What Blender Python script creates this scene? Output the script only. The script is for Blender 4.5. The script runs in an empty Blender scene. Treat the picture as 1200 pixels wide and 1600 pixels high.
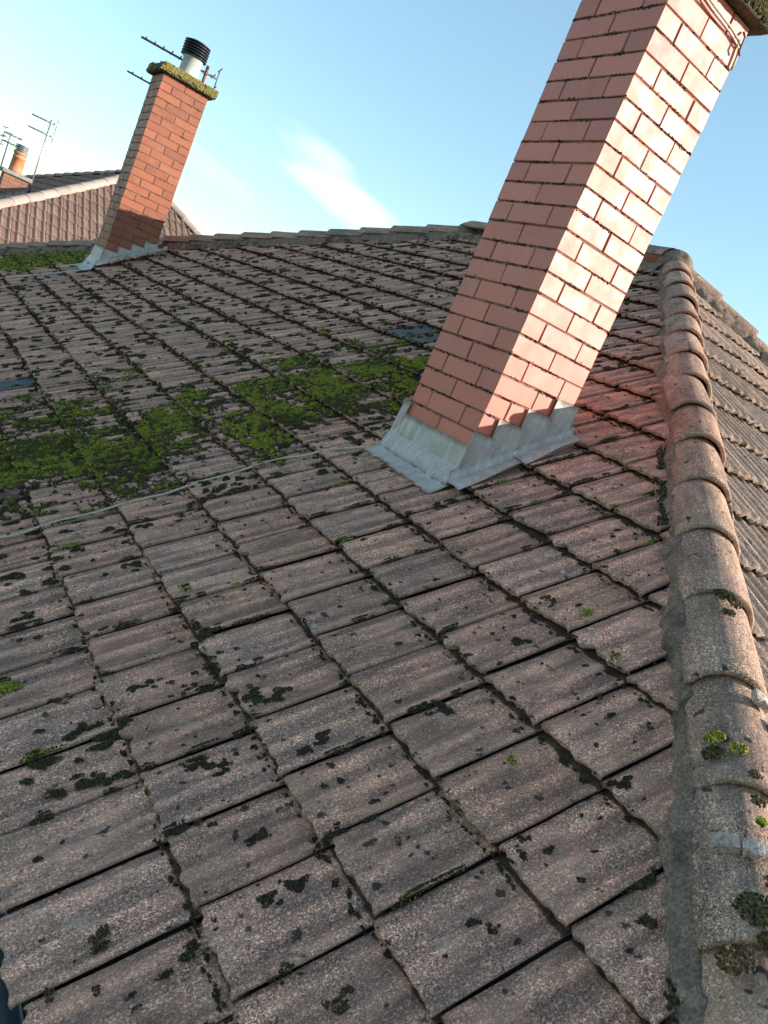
import bpy, bmesh, math, random
import numpy as np
from mathutils import Vector, Matrix

random.seed(7)
RNG = np.random.default_rng(11)
scene = bpy.context.scene
COL = scene.collection

# ------------------------------------------------------------------ camera
CAM_POS = (-1.85071, -2.15522, 0.11766)
CAM_R = np.array([[0.77707559, -0.49493716, 0.38883253],     # right
                  [0.21808272, -0.36778252, -0.90397785],    # down
                  [0.59041804, 0.78725677, -0.17785758]])    # forward
F_PX = 1233.1                                                # for a 1200 x 1600 frame
cam = bpy.data.cameras.new('camera')
cam.sensor_fit = 'VERTICAL'
cam.sensor_height = 36.0
cam.sensor_width = 27.0
cam.lens = 36.0 * F_PX / 1600.0
cam.clip_start = 0.02
cam.clip_end = 4000
camo = bpy.data.objects.new('camera', cam)
COL.objects.link(camo)
r_, d_, f_ = CAM_R
M = Matrix(((r_[0], -d_[0], -f_[0], CAM_POS[0]), (r_[1], -d_[1], -f_[1], CAM_POS[1]),
            (r_[2], -d_[2], -f_[2], CAM_POS[2]), (0, 0, 0, 1)))
camo.matrix_world = M
scene.camera = camo

# ------------------------------------------------------------------ sky and sun
SUN = Vector((0.74, -0.64, 0.310)).normalized()               # towards the sun
SUN_EL = math.asin(SUN.z)
SUN_AZ = math.atan2(SUN.x, SUN.y)
world = bpy.data.worlds.new('World')
scene.world = world
world.use_nodes = True
wt = world.node_tree
for n in list(wt.nodes):
    wt.nodes.remove(n)


def wnode(t, **kw):
    n = wt.nodes.new(t)
    for k, v in kw.items():
        setattr(n, k, v)
    return n


sky = wnode('ShaderNodeTexSky', sky_type='NISHITA', sun_disc=False)
sky.sun_elevation = SUN_EL
sky.sun_rotation = SUN_AZ
sky.altitude = 50
sky.air_density = 1.0
sky.dust_density = 0.35
sky.ozone_density = 1.0
bg = wnode('ShaderNodeBackground')
bg.inputs['Strength'].default_value = 0.15
wout = wnode('ShaderNodeOutputWorld')
tc = wnode('ShaderNodeTexCoord')
# thin wisps of cloud, drawn out along one direction of the sky
nrmv = wnode('ShaderNodeVectorMath', operation='NORMALIZE')
wt.links.new(tc.outputs['Generated'], nrmv.inputs[0])
E1 = Vector((0.905, -0.36, -0.225)).normalized()


def wmath(op, a, b=0.0):
    m = wnode('ShaderNodeMath', operation=op)
    for i, x in enumerate((a, b)):
        if isinstance(x, (int, float)):
            m.inputs[i].default_value = x
        else:
            wt.links.new(x, m.inputs[i])
    return m.outputs[0]


def wdot(vec):
    dn = wnode('ShaderNodeVectorMath', operation='DOT_PRODUCT')
    wt.links.new(nrmv.outputs[0], dn.inputs[0])
    dn.inputs[1].default_value = vec
    return dn.outputs['Value']


def smooth(v, lo, hi):
    mr = wnode('ShaderNodeMapRange', interpolation_type='SMOOTHSTEP')
    wt.links.new(v, mr.inputs['Value'])
    mr.inputs['From Min'].default_value = lo
    mr.inputs['From Max'].default_value = hi
    return mr.outputs['Result']


E2 = Vector((0.19, -0.05, 0.98)).normalized()
cv = wnode('ShaderNodeCombineXYZ')
wt.links.new(wmath('MULTIPLY', wdot(E1), 9.0), cv.inputs[0])
wt.links.new(wmath('MULTIPLY', wdot(E2), 42.0), cv.inputs[1])
nz = wnode('ShaderNodeTexNoise')
nz.inputs['Scale'].default_value = 1.0
nz.inputs['Detail'].default_value = 7
nz.inputs['Roughness'].default_value = 0.52
nz.inputs['Distortion'].default_value = 0.35
wt.links.new(cv.outputs[0], nz.inputs['Vector'])


def wisp(direction, la, lb, amount):
    c = Vector(direction).normalized()
    e1 = (E1 - c * E1.dot(c)).normalized()
    e2 = c.cross(e1).normalized()
    a = wmath('MULTIPLY', wdot(e1), 1 / la)
    b = wmath('MULTIPLY', wdot(e2), 1 / lb)
    r2 = wmath('ADD', wmath('MULTIPLY', a, a), wmath('MULTIPLY', b, b))
    front = smooth(wdot(c), 0.0, 0.2)
    v = wmath('ADD', wmath('SUBTRACT', 1.0, r2), wmath('MULTIPLY', wmath('SUBTRACT', nz.outputs['Fac'], 0.5), 1.9))
    return wmath('MULTIPLY', wmath('MULTIPLY', smooth(v, 0.10, 0.95), front), amount)


spots = wmath('MAXIMUM', wisp((0.392, 0.903, 0.177), 0.075, 0.022, 0.62), wisp((0.437, 0.888, 0.148), 0.115, 0.028, 0.75))
spots = wmath('MAXIMUM', spots, wisp((0.29, 0.95, 0.115), 0.10, 0.018, 0.25))
spots = wmath('MAXIMUM', spots, wisp((0.25, 0.965, 0.055), 0.13, 0.022, 0.3))
spots = wmath('MAXIMUM', spots, wisp((0.06, 0.99, 0.075), 0.08, 0.025, 0.35))
cfac = wmath('MULTIPLY', spots, 0.9)
tint = wnode('ShaderNodeMix', data_type='RGBA', blend_type='MULTIPLY')
tint.inputs['Factor'].default_value = 1.0
tint.inputs['B'].default_value = (0.81, 1.01, 1.04, 1)
gam = wnode('ShaderNodeGamma')
gam.inputs['Gamma'].default_value = 0.72
wt.links.new(sky.outputs['Color'], gam.inputs['Color'])
wt.links.new(gam.outputs['Color'], tint.inputs['A'])
cm = wnode('ShaderNodeMix', data_type='RGBA')
wt.links.new(cfac, cm.inputs['Factor'])
wt.links.new(tint.outputs['Result'], cm.inputs['A'])
cm.inputs['B'].default_value = (3.1, 3.25, 3.3, 1)
wt.links.new(cm.outputs['Result'], bg.inputs['Color'])
wt.links.new(bg.outputs['Background'], wout.inputs['Surface'])

sun = bpy.data.lights.new('sun', 'SUN')
sun.energy = 3.4
sun.angle = math.radians(0.5)
sun.color = (1.0, 0.93, 0.82)
suno = bpy.data.objects.new('sun', sun)
COL.objects.link(suno)
suno.rotation_euler = (-SUN).to_track_quat('-Z', 'Y').to_euler()
suno.location = (6, -6, 8)

vs = scene.view_settings
vs.view_transform = 'Standard'
vs.look = 'None'
vs.exposure = 1.36
vs.gamma = 1.0
vs.use_curve_mapping = False
scene.render.engine = 'CYCLES'

# ------------------------------------------------------------------ helpers


def project(P):
    c = (np.asarray(P, float) - np.array(CAM_POS)) @ CAM_R.T
    return np.stack([600 + F_PX * c[..., 0] / c[..., 2], 800 + F_PX * c[..., 1] / c[..., 2], c[..., 2]], -1)


def link(o, parent=None):
    COL.objects.link(o)
    if parent is not None:
        o.parent = parent
    return o


def empty(name, loc=(0, 0, 0), label=None, cat=None, group=None):
    o = bpy.data.objects.new(name, None)
    o.empty_display_size = 0.1
    o.location = loc
    link(o)
    if label:
        tag(o, label, cat, group)
    return o


def tag(o, label=None, cat=None, group=None, kind=None):
    if label:
        o['label'] = label
    if cat:
        o['category'] = cat
    if group:
        o['group'] = group
    if kind:
        o['kind'] = kind
    return o


def mesh_of(name, verts, faces, mat, smooth=True, attrs=None, colors=None):
    me = bpy.data.meshes.new(name)
    verts = np.asarray(verts, float)
    if isinstance(faces, np.ndarray):
        nf, k = faces.shape
        me.vertices.add(len(verts))
        me.vertices.foreach_set('co', verts.astype(np.float32).ravel())
        me.loops.add(nf * k)
        me.loops.foreach_set('vertex_index', faces.astype(np.int32).ravel())
        me.polygons.add(nf)
        me.polygons.foreach_set('loop_start', np.arange(0, nf * k, k, dtype=np.int32))
        me.update(calc_edges=True)
        me.validate()
    else:
        me.from_pydata(verts.tolist(), [], [list(map(int, f)) for f in faces])
        me.update()
    if attrs:
        for k, v in attrs.items():
            a = me.attributes.new(k, 'FLOAT', 'POINT')
            a.data.foreach_set('value', np.asarray(v, np.float32))
    if colors is not None:
        a = me.attributes.new('mcol', 'FLOAT_COLOR', 'POINT')
        c = np.ones((len(verts), 4), np.float32)
        c[:, :3] = colors
        a.data.foreach_set('color', c.ravel())
    if smooth:
        me.polygons.foreach_set('use_smooth', np.ones(len(me.polygons), bool))
    if mat:
        me.materials.append(mat)
    return me


def obj(name, me, parent=None, loc=None, mw=None):
    o = bpy.data.objects.new(name, me)
    link(o, parent)
    if mw is not None:
        if parent is not None:
            o.matrix_parent_inverse = Matrix.Identity(4)
            o.matrix_basis = world_mat(parent).inverted() @ mw
        else:
            o.matrix_basis = mw
    elif loc is not None:
        o.location = loc
    return o


def world_mat(o):
    m = o.matrix_basis.copy()
    p = o.parent
    while p is not None:
        m = p.matrix_basis @ m
        p = p.parent
    return m


def frame_mat(O, U, V, N):
    return Matrix(((U[0], V[0], N[0], O[0]), (U[1], V[1], N[1], O[1]), (U[2], V[2], N[2], O[2]), (0, 0, 0, 1)))


def tube(points, radius, seg=8, caps=True):
    """verts, faces of a tube along points (radius number or list)"""
    P = [Vector(p) for p in points]
    n = len(P)
    R = [radius] * n if isinstance(radius, (int, float)) else radius
    vs_, fs_ = [], []
    ref = Vector((0, 0, 1))
    for i in range(n):
        t = (P[min(i + 1, n - 1)] - P[max(i - 1, 0)]).normalized()
        a = t.cross(ref)
        if a.length < 1e-3:
            a = t.cross(Vector((1, 0, 0)))
        a.normalize()
        b = t.cross(a).normalized()
        for s in range(seg):
            an = 2 * math.pi * s / seg
            vs_.append(P[i] + (a * math.cos(an) + b * math.sin(an)) * R[i])
    for i in range(n - 1):
        for s in range(seg):
            s2 = (s + 1) % seg
            fs_.append((i * seg + s, i * seg + s2, (i + 1) * seg + s2, (i + 1) * seg + s))
    if caps:
        fs_.append(tuple(range(seg))[::-1])
        fs_.append(tuple((n - 1) * seg + s for s in range(seg)))
    return [tuple(v) for v in vs_], fs_


def tube_obj(name, points, radius, mat, parent=None, seg=8):
    v, f = tube(points, radius, seg)
    if parent is not None:
        inv = world_mat(parent).inverted()
        v = [tuple(inv @ Vector(p)) for p in v]
    return obj(name, mesh_of(name, v, f, mat), parent)


def lathe(profile, seg=28):
    v, f = [], []
    for (r, z) in profile:
        for s in range(seg):
            a = 2 * math.pi * s / seg
            v.append((r * math.cos(a), r * math.sin(a), z))
    for i in range(len(profile) - 1):
        for s in range(seg):
            s2 = (s + 1) % seg
            f.append((i * seg + s, i * seg + s2, (i + 1) * seg + s2, (i + 1) * seg + s))
    f.append(tuple(range(seg))[::-1])
    f.append(tuple((len(profile) - 1) * seg + s for s in range(seg)))
    return v, f


def box_bm(lo, hi, bevel=0.0, seg=1):
    bm = bmesh.new()
    bmesh.ops.create_cube(bm, size=1)
    for v in bm.verts:
        v.co = Vector([(lo[i] + hi[i]) / 2 + v.co[i] * (hi[i] - lo[i]) for i in range(3)])
    if bevel:
        bmesh.ops.bevel(bm, geom=bm.edges[:], offset=bevel, segments=seg, affect='EDGES', profile=0.6)
    return bm


def bm_mesh(name, bm, mat, smooth=False):
    me = bpy.data.meshes.new(name)
    bm.to_mesh(me)
    bm.free()
    if mat:
        me.materials.append(mat)
    if smooth:
        me.polygons.foreach_set('use_smooth', np.ones(len(me.polygons), bool))
    return me


_perm = np.random.default_rng(3).random((256, 256))


def vnoise(x, y, s=1.0, o=0):
    """smooth value noise 0..1, arrays"""
    x = np.asarray(x) * s + 17.3 * (o + 1)
    y = np.asarray(y) * s + 31.7 * (o + 1)
    xi, yi = np.floor(x).astype(int), np.floor(y).astype(int)
    fx, fy = x - xi, y - yi
    fx, fy = fx * fx * (3 - 2 * fx), fy * fy * (3 - 2 * fy)
    g = lambda a, b: _perm[a % 256, b % 256]
    return (g(xi, yi) * (1 - fx) + g(xi + 1, yi) * fx) * (1 - fy) + (g(xi, yi + 1) * (1 - fx) + g(xi + 1, yi + 1) * fx) * fy


# ------------------------------------------------------------------ materials


class NT:
    def __init__(self, name):
        self.m = bpy.data.materials.new(name)
        self.m.use_nodes = True
        self.t = self.m.node_tree
        self.b = self.t.nodes['Principled BSDF']

    def n(self, t, ins=None, **kw):
        nd = self.t.nodes.new(t)
        for k, v in kw.items():
            setattr(nd, k, v)
        if ins:
            for k, v in ins.items():
                self.set(nd.inputs[k], v)
        return nd

    def set(self, sock, v):
        if hasattr(v, 'is_output'):
            self.t.links.new(v, sock)
        else:
            if isinstance(v, tuple) and len(v) == 3 and sock.type == 'RGBA':
                v = v + (1,)
            sock.default_value = v

    def coord(self, kind='Object'):
        return self.n('ShaderNodeTexCoord').outputs[kind]

    def pos(self):
        return self.n('ShaderNodeNewGeometry').outputs['Position']

    def mapping(self, vec, scale=(1, 1, 1), loc=(0, 0, 0), rot=(0, 0, 0)):
        return self.n('ShaderNodeMapping', {'Vector': vec, 'Scale': scale, 'Location': loc, 'Rotation': rot}).outputs['Vector']

    def noise(self, vec, scale, detail=3, rough=0.55, w=None, dist=0.0):
        nd = self.n('ShaderNodeTexNoise', noise_dimensions='4D' if w is not None else '3D')
        self.set(nd.inputs['Vector'], vec)
        self.set(nd.inputs['Scale'], scale)
        self.set(nd.inputs['Detail'], detail)
        self.set(nd.inputs['Roughness'], rough)
        self.set(nd.inputs['Distortion'], dist)
        if w is not None:
            self.set(nd.inputs['W'], w)
        return nd.outputs['Fac']

    def voro(self, vec, scale, feature='F1', out='Distance'):
        nd = self.n('ShaderNodeTexVoronoi', {'Vector': vec, 'Scale': scale}, feature=feature)
        return nd.outputs[out]

    def ramp(self, v, lo, hi, a=0.0, b=1.0):
        return self.n('ShaderNodeMapRange', {'Value': v, 'From Min': lo, 'From Max': hi, 'To Min': a, 'To Max': b},
                      interpolation_type='SMOOTHSTEP').outputs['Result']

    def math(self, op, a, b=0.0):
        return self.n('ShaderNodeMath', {0: a, 1: b}, operation=op).outputs[0]

    def mix(self, f, a, b, mode='MIX'):
        nd = self.n('ShaderNodeMix', data_type='RGBA', blend_type=mode)
        self.set(nd.inputs['Factor'], f)
        self.set(nd.inputs['A'], a)
        self.set(nd.inputs['B'], b)
        return nd.outputs['Result']

    def scale(self, col, f):
        nd = self.n('ShaderNodeVectorMath', operation='SCALE')
        self.set(nd.inputs[0], col)
        self.set(nd.inputs['Scale'], f)
        return nd.outputs[0]

    def attr(self, name, out='Fac'):
        return self.n('ShaderNodeAttribute', attribute_name=name).outputs[out]

    def bump(self, h, strength=0.5, dist=0.002, normal=None):
        nd = self.n('ShaderNodeBump', {'Height': h, 'Strength': strength, 'Distance': dist})
        if normal is not None:
            self.set(nd.inputs['Normal'], normal)
        return nd.outputs['Normal']

    def done(self, col, rough=0.9, spec=0.25, normal=None, metal=0.0):
        self.set(self.b.inputs['Base Color'], col)
        self.set(self.b.inputs['Roughness'], rough)
        self.set(self.b.inputs['Specular IOR Level'], spec)
        self.set(self.b.inputs['Metallic'], metal)
        if normal is not None:
            self.set(self.b.inputs['Normal'], normal)
        return self.m


def tile_material(name, mass=False, pink=(0.84, 0.435, 0.300), grey=(0.53, 0.302, 0.220), wet=1.0, green=0.35, blackness=1.0):
    t = NT(name)
    rnd = t.attr('rnd') if mass else t.n('ShaderNodeObjectInfo').outputs['Random']
    w = t.math('MULTIPLY', rnd, 53.0)
    v = t.coord('Object')
    edge = t.attr('edge')
    trough = t.attr('trough')
    # broad patches, drawn out down the slope
    vs1 = t.mapping(v, (3.0, 9.0, 6.0))
    patch = t.noise(vs1, 2.2, 4, 0.6, w)
    streak = t.noise(t.mapping(v, (4.0, 30.0, 10.0)), 1.2, 3, 0.55, w)
    mid = t.noise(v, 42.0, 3, 0.65, w)
    grain = t.noise(v, 330.0, 2, 0.7)
    grain2 = t.voro(v, 300.0, out='Color')
    g2 = t.n('ShaderNodeSeparateColor', {'Color': grain2}).outputs['Red']
    col = t.mix(t.ramp(t.math('ADD', patch, t.math('MULTIPLY', t.math('SUBTRACT', mid, 0.5), 0.6)), 0.36, 0.64), grey, pink)
    # dark algae film that collects in the shallow channels
    film = t.math('MULTIPLY', t.ramp(t.math('ADD', t.math('MULTIPLY', trough, 0.17), t.math('MULTIPLY', streak, 1.0)), 0.43, 0.78), 0.70 * wet)
    col = t.mix(film, col, (0.168, 0.106, 0.089))
    gr = t.noise(v, 5.0, 3, 0.6, w)
    col = t.mix(t.ramp(gr, 0.52, 0.74, 0.0, green), col, (0.24, 0.18, 0.09))
    oc = t.noise(v, 13.0, 3, 0.6, t.math('ADD', w, 9.0))
    col = t.mix(t.ramp(oc, 0.62, 0.78, 0.0, 0.4), col, (0.30, 0.19, 0.12))
    # worn arris at tail and sides shows the aggregate
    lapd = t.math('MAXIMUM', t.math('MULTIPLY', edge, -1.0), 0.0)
    edge = t.math('MAXIMUM', edge, 0.0)
    worn = t.math('MULTIPLY', edge, t.ramp(mid, 0.25, 0.6, 0.35, 1.0))
    col = t.mix(t.math('MULTIPLY', worn, 0.62), col, (0.46, 0.31, 0.24))
    # sand grains
    gv = t.math('ADD', t.ramp(grain, 0.34, 0.66, 0.16, 1.2), t.ramp(g2, 0.66, 1.0, 0.0, 1.15))
    calm = t.ramp(t.noise(v, 7.0, 3, 0.6, t.math('ADD', w, 31.0)), 0.3, 0.7, 0.0, 0.65)
    gv = t.math('ADD', t.math('MULTIPLY', gv, t.math('SUBTRACT', 1.0, calm)), t.math('MULTIPLY', calm, 0.86))
    col = t.scale(col, gv)
    lf = t.noise(v, 15.0, 4, 0.65, t.math('ADD', w, 77.0))
    col = t.mix(t.ramp(lf, 0.60, 0.68, 0.0, 0.38), col, (0.46, 0.37, 0.27))
    # small lichens and black specks
    lich = t.noise(v, 36.0, 2, 0.5, t.math('ADD', w, 3.0))
    col = t.mix(t.ramp(lich, 0.685, 0.75, 0.0, 0.7), col, (0.50, 0.49, 0.46))
    blk = t.noise(v, 30.0, 2, 0.6, t.math('ADD', w, 21.0))
    col = t.mix(t.ramp(blk, 0.63, 0.70, 0.0, 0.85 * blackness), col, (0.022, 0.021, 0.02))
    col = t.scale(col, t.n('ShaderNodeMapRange', {'Value': rnd, 'To Min': 0.86, 'To Max': 1.14}).outputs['Result'])
    r2 = t.math('FRACT', t.math('MULTIPLY', rnd, 7.31))
    col = t.mix(t.math('MULTIPLY', r2, 0.7), col, t.mix(1.0, col, (1.06, 0.95, 0.86), 'MULTIPLY'))
    # black dirt and algae in the lap, plus painted shade under the next course
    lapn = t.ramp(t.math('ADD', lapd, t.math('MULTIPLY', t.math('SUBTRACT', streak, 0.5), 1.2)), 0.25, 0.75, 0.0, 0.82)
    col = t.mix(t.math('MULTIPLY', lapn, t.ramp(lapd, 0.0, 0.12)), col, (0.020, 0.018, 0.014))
    h = t.math('ADD', t.math('MULTIPLY', grain, 0.6), t.math('MULTIPLY', g2, 0.5))
    nrm = t.bump(h, 0.75, 0.0028)
    nrm = t.bump(mid, 0.5, 0.005, nrm)
    return t.done(col, 0.93, 0.18, nrm)


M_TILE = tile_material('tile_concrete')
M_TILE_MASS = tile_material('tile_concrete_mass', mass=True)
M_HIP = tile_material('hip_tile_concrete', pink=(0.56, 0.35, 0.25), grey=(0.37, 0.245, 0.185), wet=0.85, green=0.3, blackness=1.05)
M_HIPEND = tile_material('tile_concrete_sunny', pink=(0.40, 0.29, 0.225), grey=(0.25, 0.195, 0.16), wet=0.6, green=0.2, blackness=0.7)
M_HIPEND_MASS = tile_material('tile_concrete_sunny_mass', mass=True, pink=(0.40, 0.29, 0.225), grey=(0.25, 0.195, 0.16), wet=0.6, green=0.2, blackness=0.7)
M_SLATE = tile_material('tile_bluegrey', pink=(0.15, 0.17, 0.185), grey=(0.12, 0.14, 0.155), wet=0.4, green=0.1)
M_RED = tile_material('tile_red', pink=(0.28, 0.10, 0.085), grey=(0.2, 0.085, 0.075), wet=0.5, green=0.1)


def plain_noise(name, a, b, scale=8, rough=0.85, spec=0.3, bump=0.3, bdist=0.003, fine=200, metal=0.0, world_co=False):
    t = NT(name)
    v = t.pos() if world_co else t.coord('Object')
    n1 = t.noise(v, scale, 5, 0.65)
    n2 = t.noise(v, fine, 2, 0.6)
    col = t.mix(t.ramp(n1, 0.3, 0.7), a, b)
    col = t.scale(col, t.ramp(n2, 0.3, 0.7, 0.8, 1.2))
    return t.done(col, rough, spec, t.bump(t.math('ADD', n1, t.math('MULTIPLY', n2, 0.4)), bump, bdist), metal)


def brick_material(name, c1, c2, c3, rough=(0.36, 0.56), spec=0.6):
    t = NT(name)
    rnd = t.n('ShaderNodeObjectInfo').outputs['Random']
    w = t.math('MULTIPLY', rnd, 41.0)
    v = t.coord('Object')
    col = t.mix(t.ramp(rnd, 0.1, 0.9), c1, c2)
    n1 = t.noise(v, 14.0, 4, 0.6, w)
    col = t.mix(t.ramp(n1, 0.35, 0.75, 0.0, 0.7), col, c3)
    fine = t.noise(v, 380.0, 2, 0.6)
    col = t.scale(col, t.ramp(fine, 0.25, 0.75, 0.88, 1.1))
    pits = t.noise(v, 95.0, 2, 0.5, w)
    pit = t.ramp(pits, 0.69, 0.74, 0.0, 0.75)
    col = t.mix(pit, col, (0.06, 0.04, 0.03))
    # grime that starts at the arrises
    grime = t.noise(v, 30.0, 4, 0.7, t.math('ADD', w, 5.0))
    gr2 = t.math('MULTIPLY', t.attr('edge'), t.ramp(grime, 0.42, 0.68))
    col = t.mix(t.math('MULTIPLY', gr2, 0.5), col, (0.085, 0.06, 0.048))
    eff = t.noise(v, 9.0, 4, 0.7, t.math('ADD', w, 15.0))
    col = t.mix(t.ramp(eff, 0.62, 0.8, 0.0, 0.2), col, (0.5, 0.32, 0.26))
    st = t.noise(t.mapping(t.pos(), (9.0, 9.0, 2.5)), 1.0, 4, 0.65)
    col = t.mix(t.ramp(st, 0.50, 0.74, 0.0, 0.40), col, t.mix(1.0, col, (0.76, 0.72, 0.74), 'MULTIPLY'))
    r3 = t.math('FRACT', t.math('MULTIPLY', rnd, 5.77))
    col = t.scale(col, t.n('ShaderNodeMapRange', {'Value': r3, 'To Min': 0.90, 'To Max': 1.1}).outputs['Result'])
    ro = t.ramp(n1, 0.3, 0.7, rough[0], rough[1])
    h = t.math('ADD', t.math('MULTIPLY', fine, 0.5), t.math('MULTIPLY', pit, -1.2))
    nrm = t.bump(t.math('ADD', h, t.math('MULTIPLY', n1, 0.6)), 0.3, 0.0016)
    return t.done(col, ro, spec, nrm)


M_BRICK = brick_material('brick_red_smooth', (0.66, 0.165, 0.105), (0.57, 0.138, 0.092), (0.70, 0.205, 0.122), rough=(0.44, 0.60), spec=0.6)
M_BRICK2 = brick_material('brick_orange_smooth', (0.34, 0.100, 0.048), (0.25, 0.072, 0.040), (0.37, 0.13, 0.058), rough=(0.5, 0.7), spec=0.4)


def mortar_material(name, a, b, c):
    t = NT(name)
    v = t.pos()
    n1 = t.noise(v, 26.0, 5, 0.7)
    n2 = t.noise(v, 160.0, 3, 0.6)
    col = t.mix(t.ramp(n1, 0.35, 0.65), a, b)
    n3 = t.noise(v, 7.0, 3, 0.6)
    col = t.mix(t.ramp(n3, 0.5, 0.72), col, c)
    col = t.scale(col, t.ramp(n2, 0.3, 0.7, 0.6, 1.3))
    return t.done(col, 0.95, 0.1, t.bump(t.math('ADD', n1, n2), 0.8, 0.006))


M_MORTAR = mortar_material('mortar_weathered', (0.20, 0.12, 0.09), (0.32, 0.20, 0.155), (0.075, 0.06, 0.048))
M_MORTAR2 = mortar_material('mortar_far', (0.16, 0.12, 0.10), (0.24, 0.19, 0.16), (0.07, 0.055, 0.045))
M_BED = mortar_material('mortar_bedding', (0.19, 0.132, 0.10), (0.29, 0.205, 0.155), (0.08, 0.058, 0.046))
M_SLIP = mortar_material('mortar_slip', (0.46, 0.35, 0.28), (0.55, 0.43, 0.35), (0.36, 0.27, 0.215))


def lead_material():
    t = NT('lead_sheet')
    v = t.pos()
    n1 = t.noise(v, 18.0, 5, 0.65)
    st = t.noise(t.mapping(v, (45.0, 45.0, 7.0)), 1.0, 4, 0.6)
    fine = t.noise(v, 220.0, 2, 0.6)
    col = t.mix(t.ramp(n1, 0.3, 0.7), (0.39, 0.315, 0.28), (0.53, 0.44, 0.385))
    col = t.mix(t.ramp(st, 0.5, 0.75, 0.0, 0.75), col, (0.66, 0.62, 0.57))
    d = t.noise(v, 34.0, 4, 0.7)
    col = t.mix(t.ramp(d, 0.60, 0.74, 0.0, 0.6), col, (0.16, 0.15, 0.14))
    col = t.scale(col, t.ramp(fine, 0.3, 0.7, 0.9, 1.1))
    return t.done(col, t.ramp(n1, 0.3, 0.7, 0.45, 0.65), 0.5, t.bump(t.math('ADD', n1, t.math('MULTIPLY', fine, 0.3)), 0.4, 0.006), 0.12)


M_LEAD = lead_material()
M_CAP = mortar_material('cap_mossy', (0.10, 0.095, 0.075), (0.15, 0.135, 0.10), (0.055, 0.058, 0.035))


def moss_material(name='moss', rough=1.0):
    t = NT(name)
    col = t.attr('mcol', 'Color')
    f = t.noise(t.pos(), 260.0, 2, 0.6)
    col = t.scale(col, t.ramp(f, 0.3, 0.7, 0.65, 1.35))
    return t.done(col, rough, 0.1)


M_MOSS = moss_material()
M_CABLE = plain_noise('cable_grey', (0.42, 0.34, 0.24), (0.56, 0.47, 0.35), 30, 0.6, 0.4, 0.1)
M_WIRE = plain_noise('cable_pale', (0.45, 0.44, 0.42), (0.55, 0.54, 0.52), 30, 0.6, 0.4, 0.1)
M_ALU = plain_noise('aerial_metal', (0.30, 0.30, 0.30), (0.42, 0.42, 0.41), 30, 0.45, 0.5, 0.1, metal=0.6)
M_DARKMETAL = plain_noise('aerial_dark', (0.07, 0.085, 0.10), (0.12, 0.135, 0.15), 30, 0.5, 0.5, 0.1)
M_REDMETAL = plain_noise('mast_red', (0.16, 0.045, 0.04), (0.22, 0.07, 0.06), 30, 0.6, 0.4, 0.1)
M_BLACK = plain_noise('plastic_black', (0.018, 0.022, 0.03), (0.03, 0.034, 0.042), 12, 0.42, 0.5, 0.1)
M_POT = plain_noise('pot_buff', (0.44, 0.42, 0.39), (0.54, 0.52, 0.48), 18, 0.75, 0.3, 0.2)
M_POTRED = plain_noise('pot_terracotta', (0.52, 0.19, 0.09), (0.60, 0.25, 0.13), 10, 0.7, 0.3, 0.2)
M_FELT = plain_noise('felt', (0.02, 0.019, 0.018), (0.035, 0.032, 0.03), 20, 0.95, 0.1, 0.3)
M_WALL = plain_noise('render_wall', (0.42, 0.39, 0.34), (0.50, 0.46, 0.41), 4, 0.9, 0.2, 0.4)
M_GROUND = plain_noise('ground_grass', (0.05, 0.075, 0.025), (0.085, 0.10, 0.045), 0.7, 0.95, 0.1, 0.5, 0.02, 14, world_co=True)


def far_tile_material(name, a, b, dark):
    t = NT(name)
    rnd = t.n('ShaderNodeObjectInfo').outputs['Random']
    v = t.coord('Object')
    n1 = t.noise(v, 6.0, 4, 0.65, t.math('MULTIPLY', rnd, 31.0))
    col = t.mix(t.ramp(n1, 0.35, 0.7), a, b)
    f = t.noise(v, 70.0, 2, 0.6)
    col = t.scale(col, t.ramp(f, 0.3, 0.7, 0.85, 1.15))
    col = t.mix(t.math('MULTIPLY', t.attr('trough'), 0.45), col, dark)
    col = t.scale(col, t.n('ShaderNodeMapRange', {'Value': rnd, 'To Min': 0.88, 'To Max': 1.1}).outputs['Result'])
    return t.done(col, 0.85, 0.2, t.bump(f, 0.2, 0.004))


M_FARTILE = far_tile_material('far_tile', (0.20, 0.125, 0.095), (0.25, 0.16, 0.125), (0.045, 0.03, 0.026))
M_FARHIP = far_tile_material('far_hip_tile', (0.40, 0.29, 0.245), (0.45, 0.33, 0.28), (0.3, 0.22, 0.18))

# ------------------------------------------------------------------ the place: ground
gm = mesh_of('ground', [(-1500, -1500, -4.0), (1500, -1500, -4.0), (1500, 1500, -4.0), (-1500, 1500, -4.0)], [(0, 1, 2, 3)], M_GROUND, smooth=False)
tag(obj('ground', gm), kind='structure')

# ------------------------------------------------------------------ the near roof: frames
PITCH = 0.5928034
TP, CP, SP = math.tan(PITCH), math.cos(PITCH), math.sin(PITCH)
G, TW = 0.2659224, 0.1994725          # gauge up the slope, cover width
X0, Y0, Z0 = -1.3330887, -0.115546, -0.1860356
HREF = -0.006
U1 = np.array([CP, 0, SP]); V1 = np.array([0, 1.0, 0]); N1 = np.array([-SP, 0, CP])
O1 = np.array([X0, 0, Z0 + X0 * TP]) + N1 * HREF

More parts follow.
